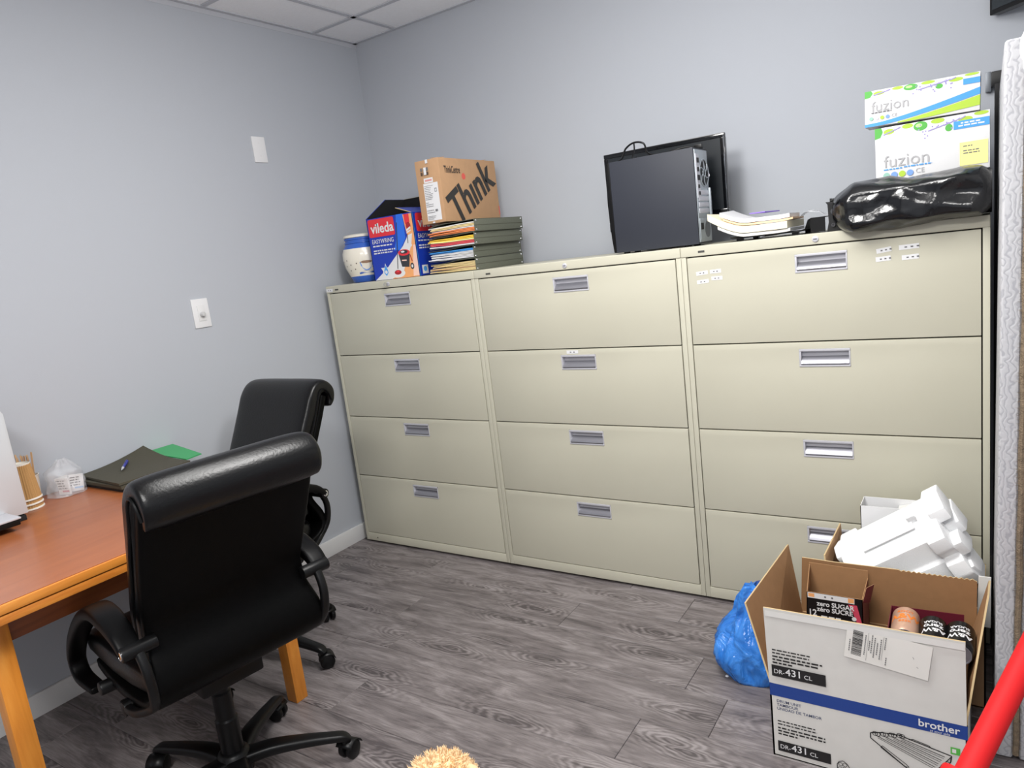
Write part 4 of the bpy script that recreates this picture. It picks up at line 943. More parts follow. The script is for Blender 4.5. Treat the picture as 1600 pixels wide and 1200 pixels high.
# ---- soda inside: tall twelve pack and an opened case with cans lying on it
tp = thing('soda_carton', 'black and pink zero sugar twelve pack carton, torn open at the top', 'carton', (2.272, -0.503, 0.006))
M_cb = mat('carton_black', (22, 20, 22), 0.4); M_maroon = mat('maroon_board', (98, 26, 42), 0.45); M_pink = mat('pink_board', (206, 72, 96), 0.45)
W_, D_, H_ = 0.156, 0.115, 0.354
m = MB().slab([(0, 0, 0), (W_, 0, 0), (W_, 0, H_), (0.014, 0, H_)], 0.002, 0, 2, 2).slab([(W_, 0, 0), (W_, D_, 0), (W_, D_, H_+0.01), (W_, 0, H_)], 0.002, 1, 2, 2)
m.slab([(W_, D_, 0), (0, D_, 0), (0, D_, H_+0.035), (W_, D_, H_+0.032)], 0.002, 1, 2, 2).slab([(0, D_, 0), (0, 0, 0), (0.014, 0, H_), (0, D_, H_+0.03)], 0.002, 0, 2, 2).box(0, W_, 0, D_, 0.0005, 0.003, 2)
obj('carton', m, [M_cb, M_maroon, M_kraft], tp, recalc=False)
obj('torn_flap', MB().slab([(W_, 0.0, H_-0.01), (W_+0.012, 0.05, H_-0.03), (W_+0.022, 0.06, H_+0.02), (W_+0.008, 0.02, H_+0.026)], 0.0015, 1, 2, 2), [M_cb, M_maroon, M_kraft], tp, recalc=False)
deco(tp, [(R4(0.016, H_-0.017, W_-0.02, H_-0.001), 0), (R4(0.018, H_-0.014, 0.034, H_-0.003), 1), (R4(W_-0.036, H_-0.015, W_-0.021, H_-0.002), 1), ([(W_-0.036, H_-0.02), (W_-0.014, H_-0.02), (W_-0.002, H_-0.075), (W_-0.014, H_-0.075), (W_-0.024, H_-0.045)], 2), (EL(0.062, H_-0.009, 0.003, n=8), 3), (EL(0.08, H_-0.009, 0.003, n=8), 3), (EL(W_-0.022, H_-0.061, 0.006), 0)]+lines(0.05, H_-0.071, 1, 1, 0.05, 0.055, 0.005, 0), [M_white, M_orange, M_pink, M_inkgrey], (0, 0, 0), X_, Z_, 'front_print')
text(tp, [('zero SUGAR\nz\u00e9ro SUCRE', 0.040, H_-0.036, 0.0195, dict(bold=0.025, sx=0.92, lead=0.85)), ('12', 0.016, H_-0.068, 0.026, dict(bold=0.02, sx=0.9))], (0, 0, 0), X_, Z_, M_white, lift=0.0025)
cs = thing('can_case', 'opened maroon soda case under the cans in the white carton', 'carton', (2.488, -0.690, 0.006))
W2, D2, H2 = 0.170, 0.27, 0.262
m = MB().slab([(0, 0, 0), (W2, 0, 0), (W2, 0, H2), (0, 0, H2)], 0.002, 0, 1, 1).slab([(W2, 0, 0), (W2, D2, 0), (W2+0.006, D2, H2), (W2+0.006, 0, H2)], 0.002, 1, 1, 1).slab([(W2, D2, 0), (0, D2, 0), (0, D2, H2+0.045), (W2, D2, H2+0.05)], 0.002, 1, 1, 1).slab([(0, D2, 0), (0, 0, 0), (0, 0, H2), (0, D2, H2+0.045)], 0.002, 1, 1, 1)
m.box(0, W2, 0, D2, 0.0005, 0.003, 1).box(0.002, W2-0.002, 0.002, D2-0.002, H2-0.012, H2-0.008, 1)
obj('carton', m, [M_cb, M_maroon], cs, recalc=False)
text(cs, [('FRIDGE PACK', 0.0, 0.0, 0.016, dict(bold=0.02))], (0.166, 0, 0.150), Z_, -X_, M_white, lift=0.0015) if False else deco(cs, lines(0.0, 0.0, 1, 1, 0.07, 0.075, 0.008, 0), [M_white], (0.170, 0, 0.165), Z_, -X_, 'side_print_or_shade', lift=0.001)
CANP = [(0.0, -0.061), (0.019, -0.061), (0.024, -0.0605), (0.0255, -0.058), (0.033, -0.048), (0.0331, 0.045), (0.029, 0.055), (0.0265, 0.059), (0.0265, 0.061), (0.0248, 0.061), (0.024, 0.057), (0.0, 0.057)]
M_canb = mat('black_can', (18, 16, 18), 0.25, metal=0.3); M_cang = mat('root_beer_can', (212, 172, 148), 0.28, metal=0.4); M_orl = mat('orange_lettering', (236, 132, 52), 0.4)
def can(lab, loc, yaw, body, words, mcol, roll, group=None):
    c = thing('soda_can', lab, 'can', loc, 0, group, (0, 0, yaw))
    M = Matrix.Rotation(PI/2, 4, 'X')
    obj('body', MB().lathe(CANP[2:8], 32, 0, M, cap=False), body, c, smooth=True)
    obj('can_lid', MB().lathe(CANP[7:], 32, 0, M, cap=False), M_alu, c, smooth=True); obj('can_base', MB().lathe(CANP[:3], 32, 0, M, cap=False), M_alu, c, smooth=True)
    def wrap(X, Y):
        if roll: X, Y = -X, -Y
        a = PI/2-0.62*0-X/0.0331; return V((0.0336*math.cos(a), Y, 0.0336*math.sin(a)))
    text(c, words, (0, 0, 0), X_, Y_, mcol, wrap=wrap)
    return c
can('copper root beer can with orange letters, lying in the open carton', (2.529, -0.505, H2+0.006+0.0335), 0.04, M_cang, [('A&W', 0, -0.012, 0.034, dict(align='CENTER', bold=0.03)), ('ROOT', 0, 0.02, 0.014, dict(align='CENTER', bold=0.02)), ('BEER', 0, -0.03, 0.014, dict(align='CENTER', bold=0.02))], M_orl, False)
can('black soda can with upside down white letters, beside the copper can', (2.594, -0.530, H2+0.006+0.0335), 0.05, M_canb, [('zero', 0, -0.006, 0.025, dict(align='CENTER', bold=0.03)), ('SUGAR', 0, -0.022, 0.014, dict(align='CENTER', bold=0.03)), ('A&W', 0, 0.014, 0.025, dict(align='CENTER', bold=0.03))], M_white, True)
can('black soda can with upside down white letters, against the carton right flap', (2.6515, -0.535, H2+0.006+0.0335), 0.0, M_canb, [('zero', 0, -0.006, 0.025, dict(align='CENTER', bold=0.03)), ('SUGAR', 0, -0.022, 0.014, dict(align='CENTER', bold=0.03)), ('A&W', 0, 0.014, 0.025, dict(align='CENTER', bold=0.03))], M_white, True)

# ---- second carton behind, with a white carton and packing foam in it
b2 = thing('packing_carton', 'brown carton behind the white one, holding the packing foam', 'box', (2.305, -0.335, 0))
W3, D3, H3 = 0.40, 0.29, 0.30
m = MB()
for q_ in ([(0, 0, 0), (W3, 0, 0), (W3, 0, H3), (0, 0, H3)], [(W3, 0, 0), (W3, D3, 0), (W3, D3, H3), (W3, 0, H3)], [(W3, D3, 0), (0, D3, 0), (0, D3, H3), (W3, D3, H3)], [(0, D3, 0), (0, 0, 0), (0, 0, H3), (0, D3, H3)]): m.slab(q_, 0.004, 0, 1, 2)
m.box(0, W3, 0, D3, 0.0005, 0.004, 1)
obj('carton', m, [M_kraftbox, M_kraft, cm[2]], b2, recalc=False)
obj('flap', MB().slab([(0, D3, H3), (0, 0.03, H3), (-0.012, 0.05, H3+0.075), (0.004, D3-0.05, H3+0.105)], 0.004, 0, 1, 2), [M_kraftbox, M_kraftbox, cm[2]], b2, recalc=False)
obj('flap', MB().slab([(0.380, -0.006, 0.25), (0.411, -0.006, 0.25), (0.412, -0.010, 0.397), (0.384, -0.010, 0.397)], 0.004, 0, 0, 0), M_offwhite, b2, recalc=False)['label'] = 'white flap'
wc = thing('white_carton', 'small open white carton standing behind the packing foam', 'box', (2.378, -0.138, 0.005))
W4, D4, H4 = 0.175, 0.085, 0.483
m = MB()
for q_ in ([(0, 0, 0), (W4, 0, 0), (W4, 0, H4), (0, 0, H4)], [(W4, 0, 0), (W4, D4, 0), (W4, D4, H4), (W4, 0, H4)], [(W4, D4, 0), (0, D4, 0), (0, D4, H4), (W4, D4, H4)], [(0, D4, 0), (0, 0, 0), (0, 0, H4), (0, D4, H4)]): m.slab(q_, 0.002, 0, 0, 0)
m.box(0, W4, 0, D4, 0, 0.003)
obj('carton', m, M_white, wc, recalc=False)
obj('flap', MB().slab([(W4, 0.002, H4-0.001), (W4, D4-0.002, H4-0.001), (W4-0.075, D4-0.004, H4-0.02), (W4-0.075, 0.004, H4-0.02)], 0.0015), M_offwhite, wc, recalc=False)
gc = thing('grey_carton', 'dark grey carton under the right end of the packing foam', 'box', (2.575, -0.27, 0.005))
obj('carton', MB().box(0, 0.12, 0, 0.10, 0, 0.275), mat('slate_board', (70, 72, 76), 0.7), gc, bevel=0.002)
# packing foam: stepped bar with a notched end block, lying across the carton
fo = thing('packing_foam', 'big white moulded packing foam block lying across the brown carton', 'packing foam', (2.362, -0.240, 0.338))
fo.rotation_euler = (math.radians(0), -math.radians(34.5), 0); FSX = 0.94
# local: x along the bar, y into the room depth, z up across the bar
def foam(profile, x0, x1, nm='core', bev=0.006):
    k = len(profile); mb_ = MB(); mb_.add([(x0*FSX, y, z) for y, z in profile]+[(x1*FSX, y, z) for y, z in profile], [tuple(range(k)), tuple(range(2*k-1, k-1, -1))]+[(i, i+k, (i+1) % k+k, (i+1) % k) for i in range(k)])
    return obj(nm, mb_, M_foam, fo, bevel=bev, seg=2)
core = [(0.07, 0.062), (0.012, 0.052), (-0.006, 0.040), (-0.028, 0.032), (-0.075, -0.012), (-0.055, -0.075), (-0.066, -0.083), (-0.055, -0.150), (0.06, -0.150), (0.08, 0.0)]
foam(core, 0.055, 0.265)
foam([(0.075, 0.070), (0.0, 0.060), (-0.03, 0.046), (-0.088, -0.012), (-0.078, -0.045), (-0.06, -0.06), (-0.07, -0.09), (-0.05, -0.12), (0.06, -0.12), (0.085, 0.0)], 0.0, 0.058, 'end_block')
foam([(0.07, 0.06), (0.02, 0.075), (-0.025, 0.052), (-0.06, 0.02), (-0.10, -0.012), (-0.092, -0.05), (-0.066, -0.072), (-0.088, -0.09), (-0.088, -0.13), (-0.05, -0.175), (0.05, -0.175), (0.085, -0.02)], 0.262, 0.315, 'end_block')
foam([(0.05, 0.085), (0.0, 0.082), (-0.05, 0.045), (-0.05, 0.01), (0.0, 0.01), (0.05, 0.03)], 0.300, 0.352, 'lug')
foam([(0.06, 0.03), (0.0, 0.02), (-0.03, -0.01), (-0.02, -0.045), (0.06, -0.045)], 0.312, 0.356, 'lug')
foam([(0.03, -0.02), (-0.055, -0.03), (-0.085, -0.045), (-0.07, -0.085), (-0.02, -0.09), (0.03, -0.085)], 0.312, 0.340, 'lug')
foam([(0.03, -0.10), (-0.06, -0.102), (-0.08, -0.118), (-0.055, -0.15), (0.03, -0.155)], 0.306, 0.324, 'lug')
foam([(-0.045, 0.028), (-0.028, 0.043), (-0.024, 0.040), (-0.041, 0.024)], 0.075, 0.245, 'rib', 0.001)
foam([(0.035, 0.07), (-0.01, 0.075), (-0.03, 0.055), (-0.02, 0.03), (0.03, 0.03)], 0.235, 0.264, 'lug')
foam([(-0.07, -0.002), (-0.03, 0.036), (-0.024, 0.028), (-0.064, -0.010)], 0.0, 0.0, 'rib', 0) if False else None
foam([(0.06, 0.06), (0.0, 0.064), (-0.035, 0.04), (-0.03, 0.02), (0.05, 0.02)], -0.016, 0.004, 'lug')

# ---- blue bag on the floor
def bluef(u, a):
    z = 0.285*u**0.9
    rx = (0.094*(1-u**1.5)+0.014)*(0.82+0.25*math.sin(PI*min(1, u*1.5))); ry = rx*0.95
    cx = 2.098-0.02*math.sin(u*3)+0.012*u; cy = -0.392+0.02*u
    c, s = math.cos(a), math.sin(a); p = V((cx+rx*c, cy+ry*s, z)); q = V((c*1.6, s*1.6, z*9))
    f = noise.noise(q)*0.022+(1-abs(noise.noise(V((c*3.2+z*6, s*3.2, z*13))))*2.2)*0.010+(1-abs(noise.noise(V((c*6, s*6-z*9, z*24))))*2)*0.0022
    fade = min(1, u*6+0.35)
    p += V((c, s, 0.25))*f*fade; p.z = max(p.z, 0.001)
    p.x = min(p.x, 2.168 if p.z > 0.18 else 2.222)
    return p
vv, ff = bagmesh(56, 84, bluef)
M_blb = mat_film('blue_bag_film', (48, 136, 238), 0.22, 0.18, 0.55)
o = obj('blue_bag', MB().add(vv, ff), M_blb, smooth=True, angle=80)
tag(o, 'crumpled bright blue plastic bag on the floor left of the open carton', 'bag')
st = MB(); st.add([bluef(0.96, 2*PI*k/10)+V((0.004*math.cos(k), 0, 0.0)) for k in range(10)]+[V((2.118+0.038*math.cos(2*PI*k/10)+0.02, -0.375+0.03*math.sin(2*PI*k/10), 0.292+0.006*math.sin(k*2.3))) for k in range(10)], [(k, (k+1) % 10, (k+1) % 10+10, k+10) for k in range(10)])
h_ = obj('handle_loop', st, M_blb, o, smooth=True)
cr = obj('paper_crumb', MB().lathe([(0, 0), (0.006, 0.001), (0.004, 0.004), (0, 0.005)], 7), M_white); cr.location = (2.025, -0.455, 0); tag(cr, 'tiny white paper crumb on the floor beside the blue bag', 'crumb')

# ================================================================== DESK AND WHAT IS ON IT
DZ = 0.75; DX0, DX1, DY0, DY1 = -0.045, 0.868, -1.985, -1.012
dk = thing('wooden_desk', 'orange brown wooden table with a double top edge, against the left wall', 'table', (0, 0, 0))
M_top = mat_wood('cherry_top', (150, 84, 48), (172, 104, 62), scale=(5, 0.8, 5), rough=0.3, coat=0.0, nscale=2.2, c2=(162, 94, 55)); M_top.node_tree.nodes['Principled BSDF'].inputs['Specular IOR Level'].default_value = 0.32
M_oak = mat_wood('honey_wood', (196, 116, 34), (230, 158, 70), scale=(8, 8, 0.9), rough=0.38, nscale=3, c2=(216, 138, 50))
M_edge = mat_wood('honey_edge', (186, 110, 40), (222, 152, 72), scale=(8, 0.8, 8), rough=0.35, nscale=3, c2=(206, 132, 54))
obj('tabletop', MB().box(DX0, DX1-0.006, DY0+0.006, DY1-0.006, DZ-0.002, DZ), M_top, dk)
obj('top_slab', MB().box(DX0-0.004, DX1, DY0, DY1, DZ-0.024, DZ-0.0015), M_edge, dk, bevel=0.004)
obj('lower_slab', MB().box(DX0, DX1-0.003, DY0+0.003, DY1-0.003, DZ-0.048, DZ-0.0265), M_edge, dk, bevel=0.004)
M_apr = mat_wood('apron_wood', (120, 62, 28), (156, 88, 44), scale=(8, 0.8, 8), rough=0.45, nscale=3, c2=(138, 74, 36))
LX, LY0, LY1 = 0.742, -1.902, -1.09
obj('apron', MB().box(LX+0.004, LX+0.026, LY0+0.05, LY1-0.048, DZ-0.128, DZ-0.049), M_apr, dk, bevel=0.002)
obj('apron', MB().box(0.03, 0.052, LY0+0.05, LY1-0.048, DZ-0.128, DZ-0.049), M_apr, dk, bevel=0.002)
obj('apron', MB().box(0.06, LX, LY1-0.034, LY1-0.012, DZ-0.128, DZ-0.049), M_apr, dk, bevel=0.002)
obj('apron', MB().box(0.06, LX, LY0+0.012, LY0+0.034, DZ-0.128, DZ-0.049), M_apr, dk, bevel=0.002)
for x0 in (0.012, LX):
    for y0 in (LY0, LY1-0.047): obj('leg', MB().box(x0, x0+0.048, y0, y0+0.047, 0, DZ-0.0485), M_oak, dk, bevel=0.003)

# ---- dark folders heaped at the wall, green one at the back, pen on top
def sheetpile(name, lab, corners, base, th, lift, m, cat='folder', group=None, n=14):
    """thin stack: corners (x,y) going round, lift(u,v) raises it"""
    c = [V((*p, 0)) for p in corners]; mb_ = MB(); vv = []
    for i in range(n+1):
        for k in range(n+1):
            u, v_ = i/n, k/n; p = (c[0]*(1-u)+c[1]*u)*(1-v_)+(c[3]*(1-u)+c[2]*u)*v_; p.z = base+lift(u, v_); vv.append(p)
    N = (n+1)**2; ff = []; G = lambda i, k: i*(n+1)+k
    for i in range(n):
        for k in range(n):
            a = (G(i, k), G(i+1, k), G(i+1, k+1), G(i, k+1)); ff += [tuple(q+N for q in a), a[::-1]]
    for i in range(n):
        for a, b_ in ((G(i, 0), G(i+1, 0)), (G(i+1, n), G(i, n)), (G(0, i+1), G(0, i)), (G(n, i), G(n, i+1))): ff.append((a, b_, b_+N, a+N))
    o = obj(name, mb_.add(vv+[p+V((0, 0, th)) for p in vv], ff), m, smooth=True, angle=40); tag(o, lab, cat, group); return o
FC = [(-0.040, -1.285), (0.275, -1.285), (0.275, -1.045), (-0.045, -1.035)]
lf = lambda u, v_: 0.0
bump = lambda A: (lambda u, v_: A*max(0, 1-u*1.5)**1.5*max(0, v_)**2)
for i, lab in enumerate(('bottom one of the dark olive folders on the desk', 'middle one of the dark olive folders on the desk')):
    c_ = [(x+0.004*i, y-0.006*i) for x, y in FC]
    sheetpile('document_folder', lab, c_, DZ+0.0005+0.012*i, 0.0105, bump(0.02*i), [M_blackm, M_oliveD][i], group='dark folders on the desk')
sheetpile('document_folder', 'topmost dark olive folder on the desk, curling up at the wall', [(-0.042, -1.272), (0.27, -1.292), (0.275, -1.03), (-0.045, -1.02)], DZ+0.0255, 0.008, bump(0.038), M_oliveD, group='dark folders on the desk')
sheetpile('green_folder', 'bright green folder lying behind the dark ones by the wall', [(-0.05, -1.02), (0.10, -1.015), (0.12, -0.80), (-0.05, -0.79)], DZ+0.026, 0.006, lambda u, v_: 0.034-0.05*u*0-0.03*v_, mat('green_card', (70, 168, 104), 0.55)) if False else None
sheetpile('green_folder', 'bright green folder lying behind the dark ones by the wall', [(-0.048, -1.018), (0.20, -1.0), (0.19, -0.93), (-0.048, -0.90)], DZ+0.021, 0.004, lambda u, v_: 0.018*(1-u), mat('green_card', (62, 160, 98), 0.5))
pn = thing('ballpoint_pen', 'short blue ballpoint pen lying on the top dark folder', 'pen', (0.075, -1.165, DZ+0.0445), 0, None, (0, 0.04, math.radians(-38)))
obj('barrel', MB().cyl((-0.055, 0, 0), (0.03, 0, 0), 0.0052, n=12), mat('pen_blue', (36, 44, 150), 0.3), pn, smooth=True)
obj('tip', MB().cyl((0.03, 0, 0), (0.058, 0, 0), 0.005, 0.0015, n=12), mat('pen_grey', (190, 192, 196), 0.3), pn, smooth=True)
obj('clip', MB().box(-0.056, -0.015, -0.0015, 0.0015, 0.0045, 0.007), mat('pen_blue', (36, 44, 150), 0.3), pn)

# ---- clear bag of small white packets
bgx, bgy = 0.036, -1.352
def clearf(u, a):
    z = 0.125*u; r = 0.058*(1-0.15*u) if u < 0.62 else 0.058*(0.907-(u-0.62)*2.0)
    c, s = math.cos(a), math.sin(a); p = V((bgx+r*0.95*c, bgy+r*1.0*s, DZ+0.001+z)); q = V((c*2, s*2, z*30))
    p += V((c, s, 0.3))*(noise.noise(q)*0.009+(1-abs(noise.noise(q*1.7))*2)*0.004); p.z = max(p.z, DZ+0.001); p.x = max(p.x, XW+0.002); return p
vv, ff = bagmesh(26, 40, clearf)
o = obj('plastic_bag', MB().add(vv, ff), mat_film('clear_bag_film', (236, 238, 242), 0.72, 0.12), smooth=True, angle=80)
tag(o, 'clear plastic bag of white packets on the desk between cups and folders', 'bag')
for i, (dx, dy, dz, a, t_, lab) in enumerate(((0.024, -0.012, 0.012, 25, 0.0, 'white printed packet at the front left of the clear bag'), (0.022, 0.026, 0.012, 70, 0.1, 'white and blue packet at the right of the clear bag'), (0.002, 0.004, 0.012, 40, -0.2, 'white folded packet at the back of the clear bag'))):
    pk_ = thing('paper_packet', lab, 'packet', (bgx+dx-0.006, bgy+dy-0.004, DZ+0.003), 0, 'packets in the clear bag', (0, t_, math.radians(a)))
    obj('packet', MB().box(-0.022, 0.022, -0.004, 0.004, 0.0, 0.060), M_white, pk_, bevel=0.002)
    deco(pk_, lines(-0.019, 0.048, 4, 0.009, 0.026, 0.036, 0.004, 0)+[(R4(-0.006, 0.01, 0.02, 0.016), 1 if i != 1 else 2)], [M_inkgrey, mat('pink_ink', (200, 120, 130), 0.6), mat('pale_blue_ink', (150, 180, 220), 0.6)], (0, -0.004, 0), X_, Z_, 'printing')

# ---- upside down ripple cups, wooden stirrers
M_rip = mat('kraft_ripple', (188, 146, 92), 0.75); M_cup = mat('cup_white', (238, 232, 220), 0.5)
CXY = (0.066, -1.492)
def ripple_cup(lab, z, last):
    c = thing('paper_cup', lab, 'cup', (*CXY, DZ+z), 0, 'stacked ripple cups')
    n = 72; vv = []; ff = []
    for z_, r in ((0.006, 0.0435), (0.03, 0.0415), (0.07, 0.0378), (0.118, 0.0335)):
        for k in range(n):
            rr = r+(0.0007 if k % 2 else -0.0007); vv.append((rr*math.cos(2*PI*k/n), rr*math.sin(2*PI*k/n), z_))
    for j_ in range(3):
        for k in range(n): ff.append((j_*n+k, j_*n+(k+1) % n, (j_+1)*n+(k+1) % n, (j_+1)*n+k))
    obj('sleeve', MB().add(vv, ff), M_rip, c)
    obj('rim', MB().lathe([(0.0438, 0.0), (0.0465, 0.0005), (0.0468, 0.003), (0.0455, 0.0055), (0.0438, 0.006)], 40, 0, None, cap=False), M_cup, c, smooth=True)
    obj('base', MB().lathe([(0.0332, 0.116), (0.0336, 0.121), (0.032, 0.1215), (0.031, 0.113), (0, 0.113)], 40), M_cup, c, smooth=True)
ripple_cup('bottom cup of the upturned brown ripple cups on the desk', 0.0, 0)
ripple_cup('middle cup of the upturned brown ripple cups on the desk', 0.016, 0)
ripple_cup('top cup of the upturned brown ripple cups on the desk, white base up', 0.032, 1)
gl = thing('stirrer_holder', 'small white cup holding wooden stirrers behind the ripple cups', 'cup', (-0.008, -1.445, DZ))
obj('cup', MB().lathe([(0.024, 0), (0.032, 0.09), (0.0335, 0.092), (0.031, 0.0925), (0.0225, 0.004), (0, 0.004)], 32), M_cup, gl, smooth=True)
M_stir = mat('birch_stick', (214, 176, 134), 0.6)
random.seed(4)
for i in range(9):
    a = 2*PI*i/9; s_ = thing('wooden_stirrer', 'thin pale wooden stirrer standing in the holder behind the ripple cups', 'stirrer', (-0.008+0.012*math.cos(a), -1.445+0.012*math.sin(a), DZ+0.0045), 0, 'wooden stirrers behind the cups', (-0.09*math.sin(a), 0.09*math.cos(a), a))
    obj('stick', MB().prism([(-0.003, 0), (0.003, 0), (0.003, 0.157+0.006*math.sin(i*2)), (0.0018, 0.161+0.006*math.sin(i*2)), (-0.0018, 0.161+0.006*math.sin(i*2)), (-0.003, 0.157+0.006*math.sin(i*2))], (0, 0, 0), X_, Z_, 0.0013), M_stir, s_)

# ---- coffee machine at the left edge
cmx = thing('coffee_machine', 'silver sided countertop machine at the left edge of the desk', 'coffee machine', (0.0, -1.546, DZ))
M_sil = mat('silver_white_panel', (206, 210, 214), 0.3, metal=0.25, coat=0.2)
obj('body', MB().box(0.0, 0.195, -0.30, -0.004, 0.018, 0.36), M_black, cmx, bevel=0.006)
obj('side_panel', MB().prism([(-0.27, 0.022), (0.0, 0.022), (-0.002, 0.34), (-0.012, 0.36), (-0.27, 0.36)], (0.207, 0, 0), Y_, Z_, 0.012), M_sil, cmx, bevel=0.003)
obj('base', MB().box(0.004, 0.203, -0.296, -0.006, 0, 0.018), M_blackm, cmx, bevel=0.003)
tr2 = obj('drip_tray', MB().box(0.212, 0.305, -0.30, -0.062, 0.018, 0.036), M_black, cmx, bevel=0.003)
obj('tray_plate', MB().box(0.209, 0.308, -0.303, -0.059, 0.036, 0.042), M_alu2, tr2, bevel=0.002)
obj('spout', MB().cyl((0.245, -0.135, 0.0425), (0.245, -0.135, 0.075), 0.02, n=24), M_black, cmx, smooth=True)

# ================================================================== OFFICE CHAIRS (x forward, y left)
def make_chair(lab, loc, deg, zoff, base_deg, reach=1.0):
    c = thing('office_chair', lab, 'chair', loc, math.radians(deg))
    Yv = (0, 1, 0); s = zoff
    # outer shell: one curve from the top of the back round under the seat
    P = [(-0.322, 0.945), (-0.290, 0.875), (-0.252, 0.80), (-0.208, 0.71), (-0.180, 0.645), (-0.184, 0.58), (-0.208, 0.525), (-0.212, 0.478), (-0.172, 0.442), (-0.08, 0.425), (0.06, 0.422), (0.20, 0.432)]
    Wd = [0.209, 0.210, 0.210, 0.207, 0.204, 0.208, 0.221, 0.230, 0.232, 0.232, 0.230, 0.222]
    obj('shell', MB().sweep([(x, 0, z+s) for x, z in P], Yv, [(w_, 0.017) for w_ in Wd], 28, 7, 4), M_leather, c, smooth=True, angle=60)
    # front pad, carried on over the top of the shell as a soft roll
    P2 = [(-0.150, 0.530), (-0.138, 0.575), (-0.140, 0.645), (-0.170, 0.72), (-0.216, 0.815), (-0.252, 0.890), (-0.276, 0.944), (-0.303, 0.976), (-0.334, 0.980), (-0.357, 0.958), (-0.357, 0.926), (-0.345, 0.905)]
    obj('backrest', MB().sweep([(x, 0, z+s) for x, z in P2], Yv, [(0.205, 0.028), (0.206, 0.038), (0.207, 0.042), (0.207, 0.040), (0.210, 0.038), (0.213, 0.036), (0.214, 0.033), (0.212, 0.031), (0.212, 0.029), (0.212, 0.025), (0.211, 0.018), (0.209, 0.009)], 36, 6, 5), M_pad, c, smooth=True, angle=70)
    for y in (-0.213, 0.213):
        obj('piping', MB().tube([(-0.135, y*0.96, 0.60+s), (-0.150, y*0.965, 0.66+s), (-0.190, y*0.985, 0.74+s), (-0.232, y, 0.82+s), (-0.268, y, 0.89+s), (-0.296, y*1.002, 0.955+s), (-0.318, y*1.002, 0.972+s), (-0.34, y*1.0, 0.958+s), (-0.353, y*0.99, 0.925+s)], 0.0045, 8, 4), M_leather2, c, smooth=True)
    SP = [(-0.155, 0.478), (-0.06, 0.482), (0.06, 0.484), (0.18, 0.486), (0.245, 0.476), (0.275, 0.452)]
    obj('seat', MB().sweep([(x, 0, z+s) for x, z in SP], Yv, [(0.212, 0.036), (0.224, 0.042), (0.228, 0.044), (0.226, 0.044), (0.222, 0.038), (0.214, 0.024)], 32, 5, 4), M_pad, c, smooth=True, angle=60)
    for y in (1, -1):
        A = [(-0.205, 0.606), (-0.170, 0.635), (-0.10, 0.658), (-0.02, 0.658), (0.06, 0.630), (0.13, 0.578), (0.18, 0.515), (0.205, 0.46), (0.185, 0.42), (0.13, 0.405)]
        if y > 0: A = [(x if x < 0 else x*(1+(reach-1)*min(1, x/0.12)), z_-(0.032*(reach > 1) if x > 0.1 else (0.012*(reach > 1) if x > 0.03 else 0))) for x, z_ in A]
        ar = obj('armrest', MB().sweep([(x, y*(0.247 if i < 9 else 0.238), z+s) for i, (x, z) in enumerate(A)], Yv, [(0.024, 0.011), (0.027, 0.015), (0.03, 0.017), (0.03, 0.017), (0.029, 0.016), (0.026, 0.014), (0.024, 0.013), (0.022, 0.012), (0.022, 0.012), (0.02, 0.01)], 20, 4, 5), M_leather2, c, smooth=True, angle=60)
        obj('rear_link', MB().sweep([(-0.205, y*0.232, 0.612+s), (-0.232, y*0.230, 0.555+s), (-0.226, y*0.226, 0.49+s), (-0.19, y*0.222, 0.445+s), (-0.12, y*0.242, 0.418+s), (-0.03, y*0.238, 0.408+s)], Yv, [(0.011, 0.010)]*6, 14, 3, 4), M_black, ar, smooth=True)
        obj('pivot', MB().cyl((-0.205, y*0.19, 0.606+s), (-0.205, y*0.268, 0.606+s), 0.0175, n=20), M_black, ar, bevel=0.003)
        obj('bolt', MB().lathe([(0.011, 0), (0.011, 0.002), (0.0065, 0.0025), (0.006, 0.001), (0, 0.001)], 18, 0, Matrix.Translation((-0.205, y*0.268, 0.606+s)) @ Matrix.Rotation(-y*PI/2, 4, 'X')), M_chrome, ar, smooth=True)
        obj('arm_foot', MB().cyl((0.09, y*0.16, 0.408+s), (0.09, y*0.256, 0.412+s), 0.018, n=16), M_black, ar, bevel=0.004)
        obj('arm_foot', MB().cyl((-0.06, y*0.16, 0.405+s), (-0.06, y*0.252, 0.408+s), 0.018, n=16), M_black, ar, bevel=0.004)
    obj('tilt_mechanism', MB().box(-0.11, 0.12, -0.085, 0.085, 0.352+s, 0.412+s).box(-0.09, 0.10, -0.17, 0.17, 0.395+s, 0.414+s), M_black, c, bevel=0.008)
    obj('lever', MB().tube([(0.05, -0.08, 0.375+s), (0.06, -0.18, 0.372+s), (0.06, -0.27, 0.376+s)], 0.006, 8, 4), M_black, c, smooth=True)
    obj('column_cover', MB().lathe([(0.030, 0.10), (0.030, 0.22), (0.026, 0.225), (0.026, 0.30), (0.022, 0.305), (0.022, 0.36+s)], 24), M_black, c, smooth=True)
    hub = obj('base_hub', MB().lathe([(0.0, 0.058), (0.048, 0.058), (0.052, 0.09), (0.040, 0.118), (0.032, 0.124), (0, 0.126)], 28), M_black, c, smooth=True)
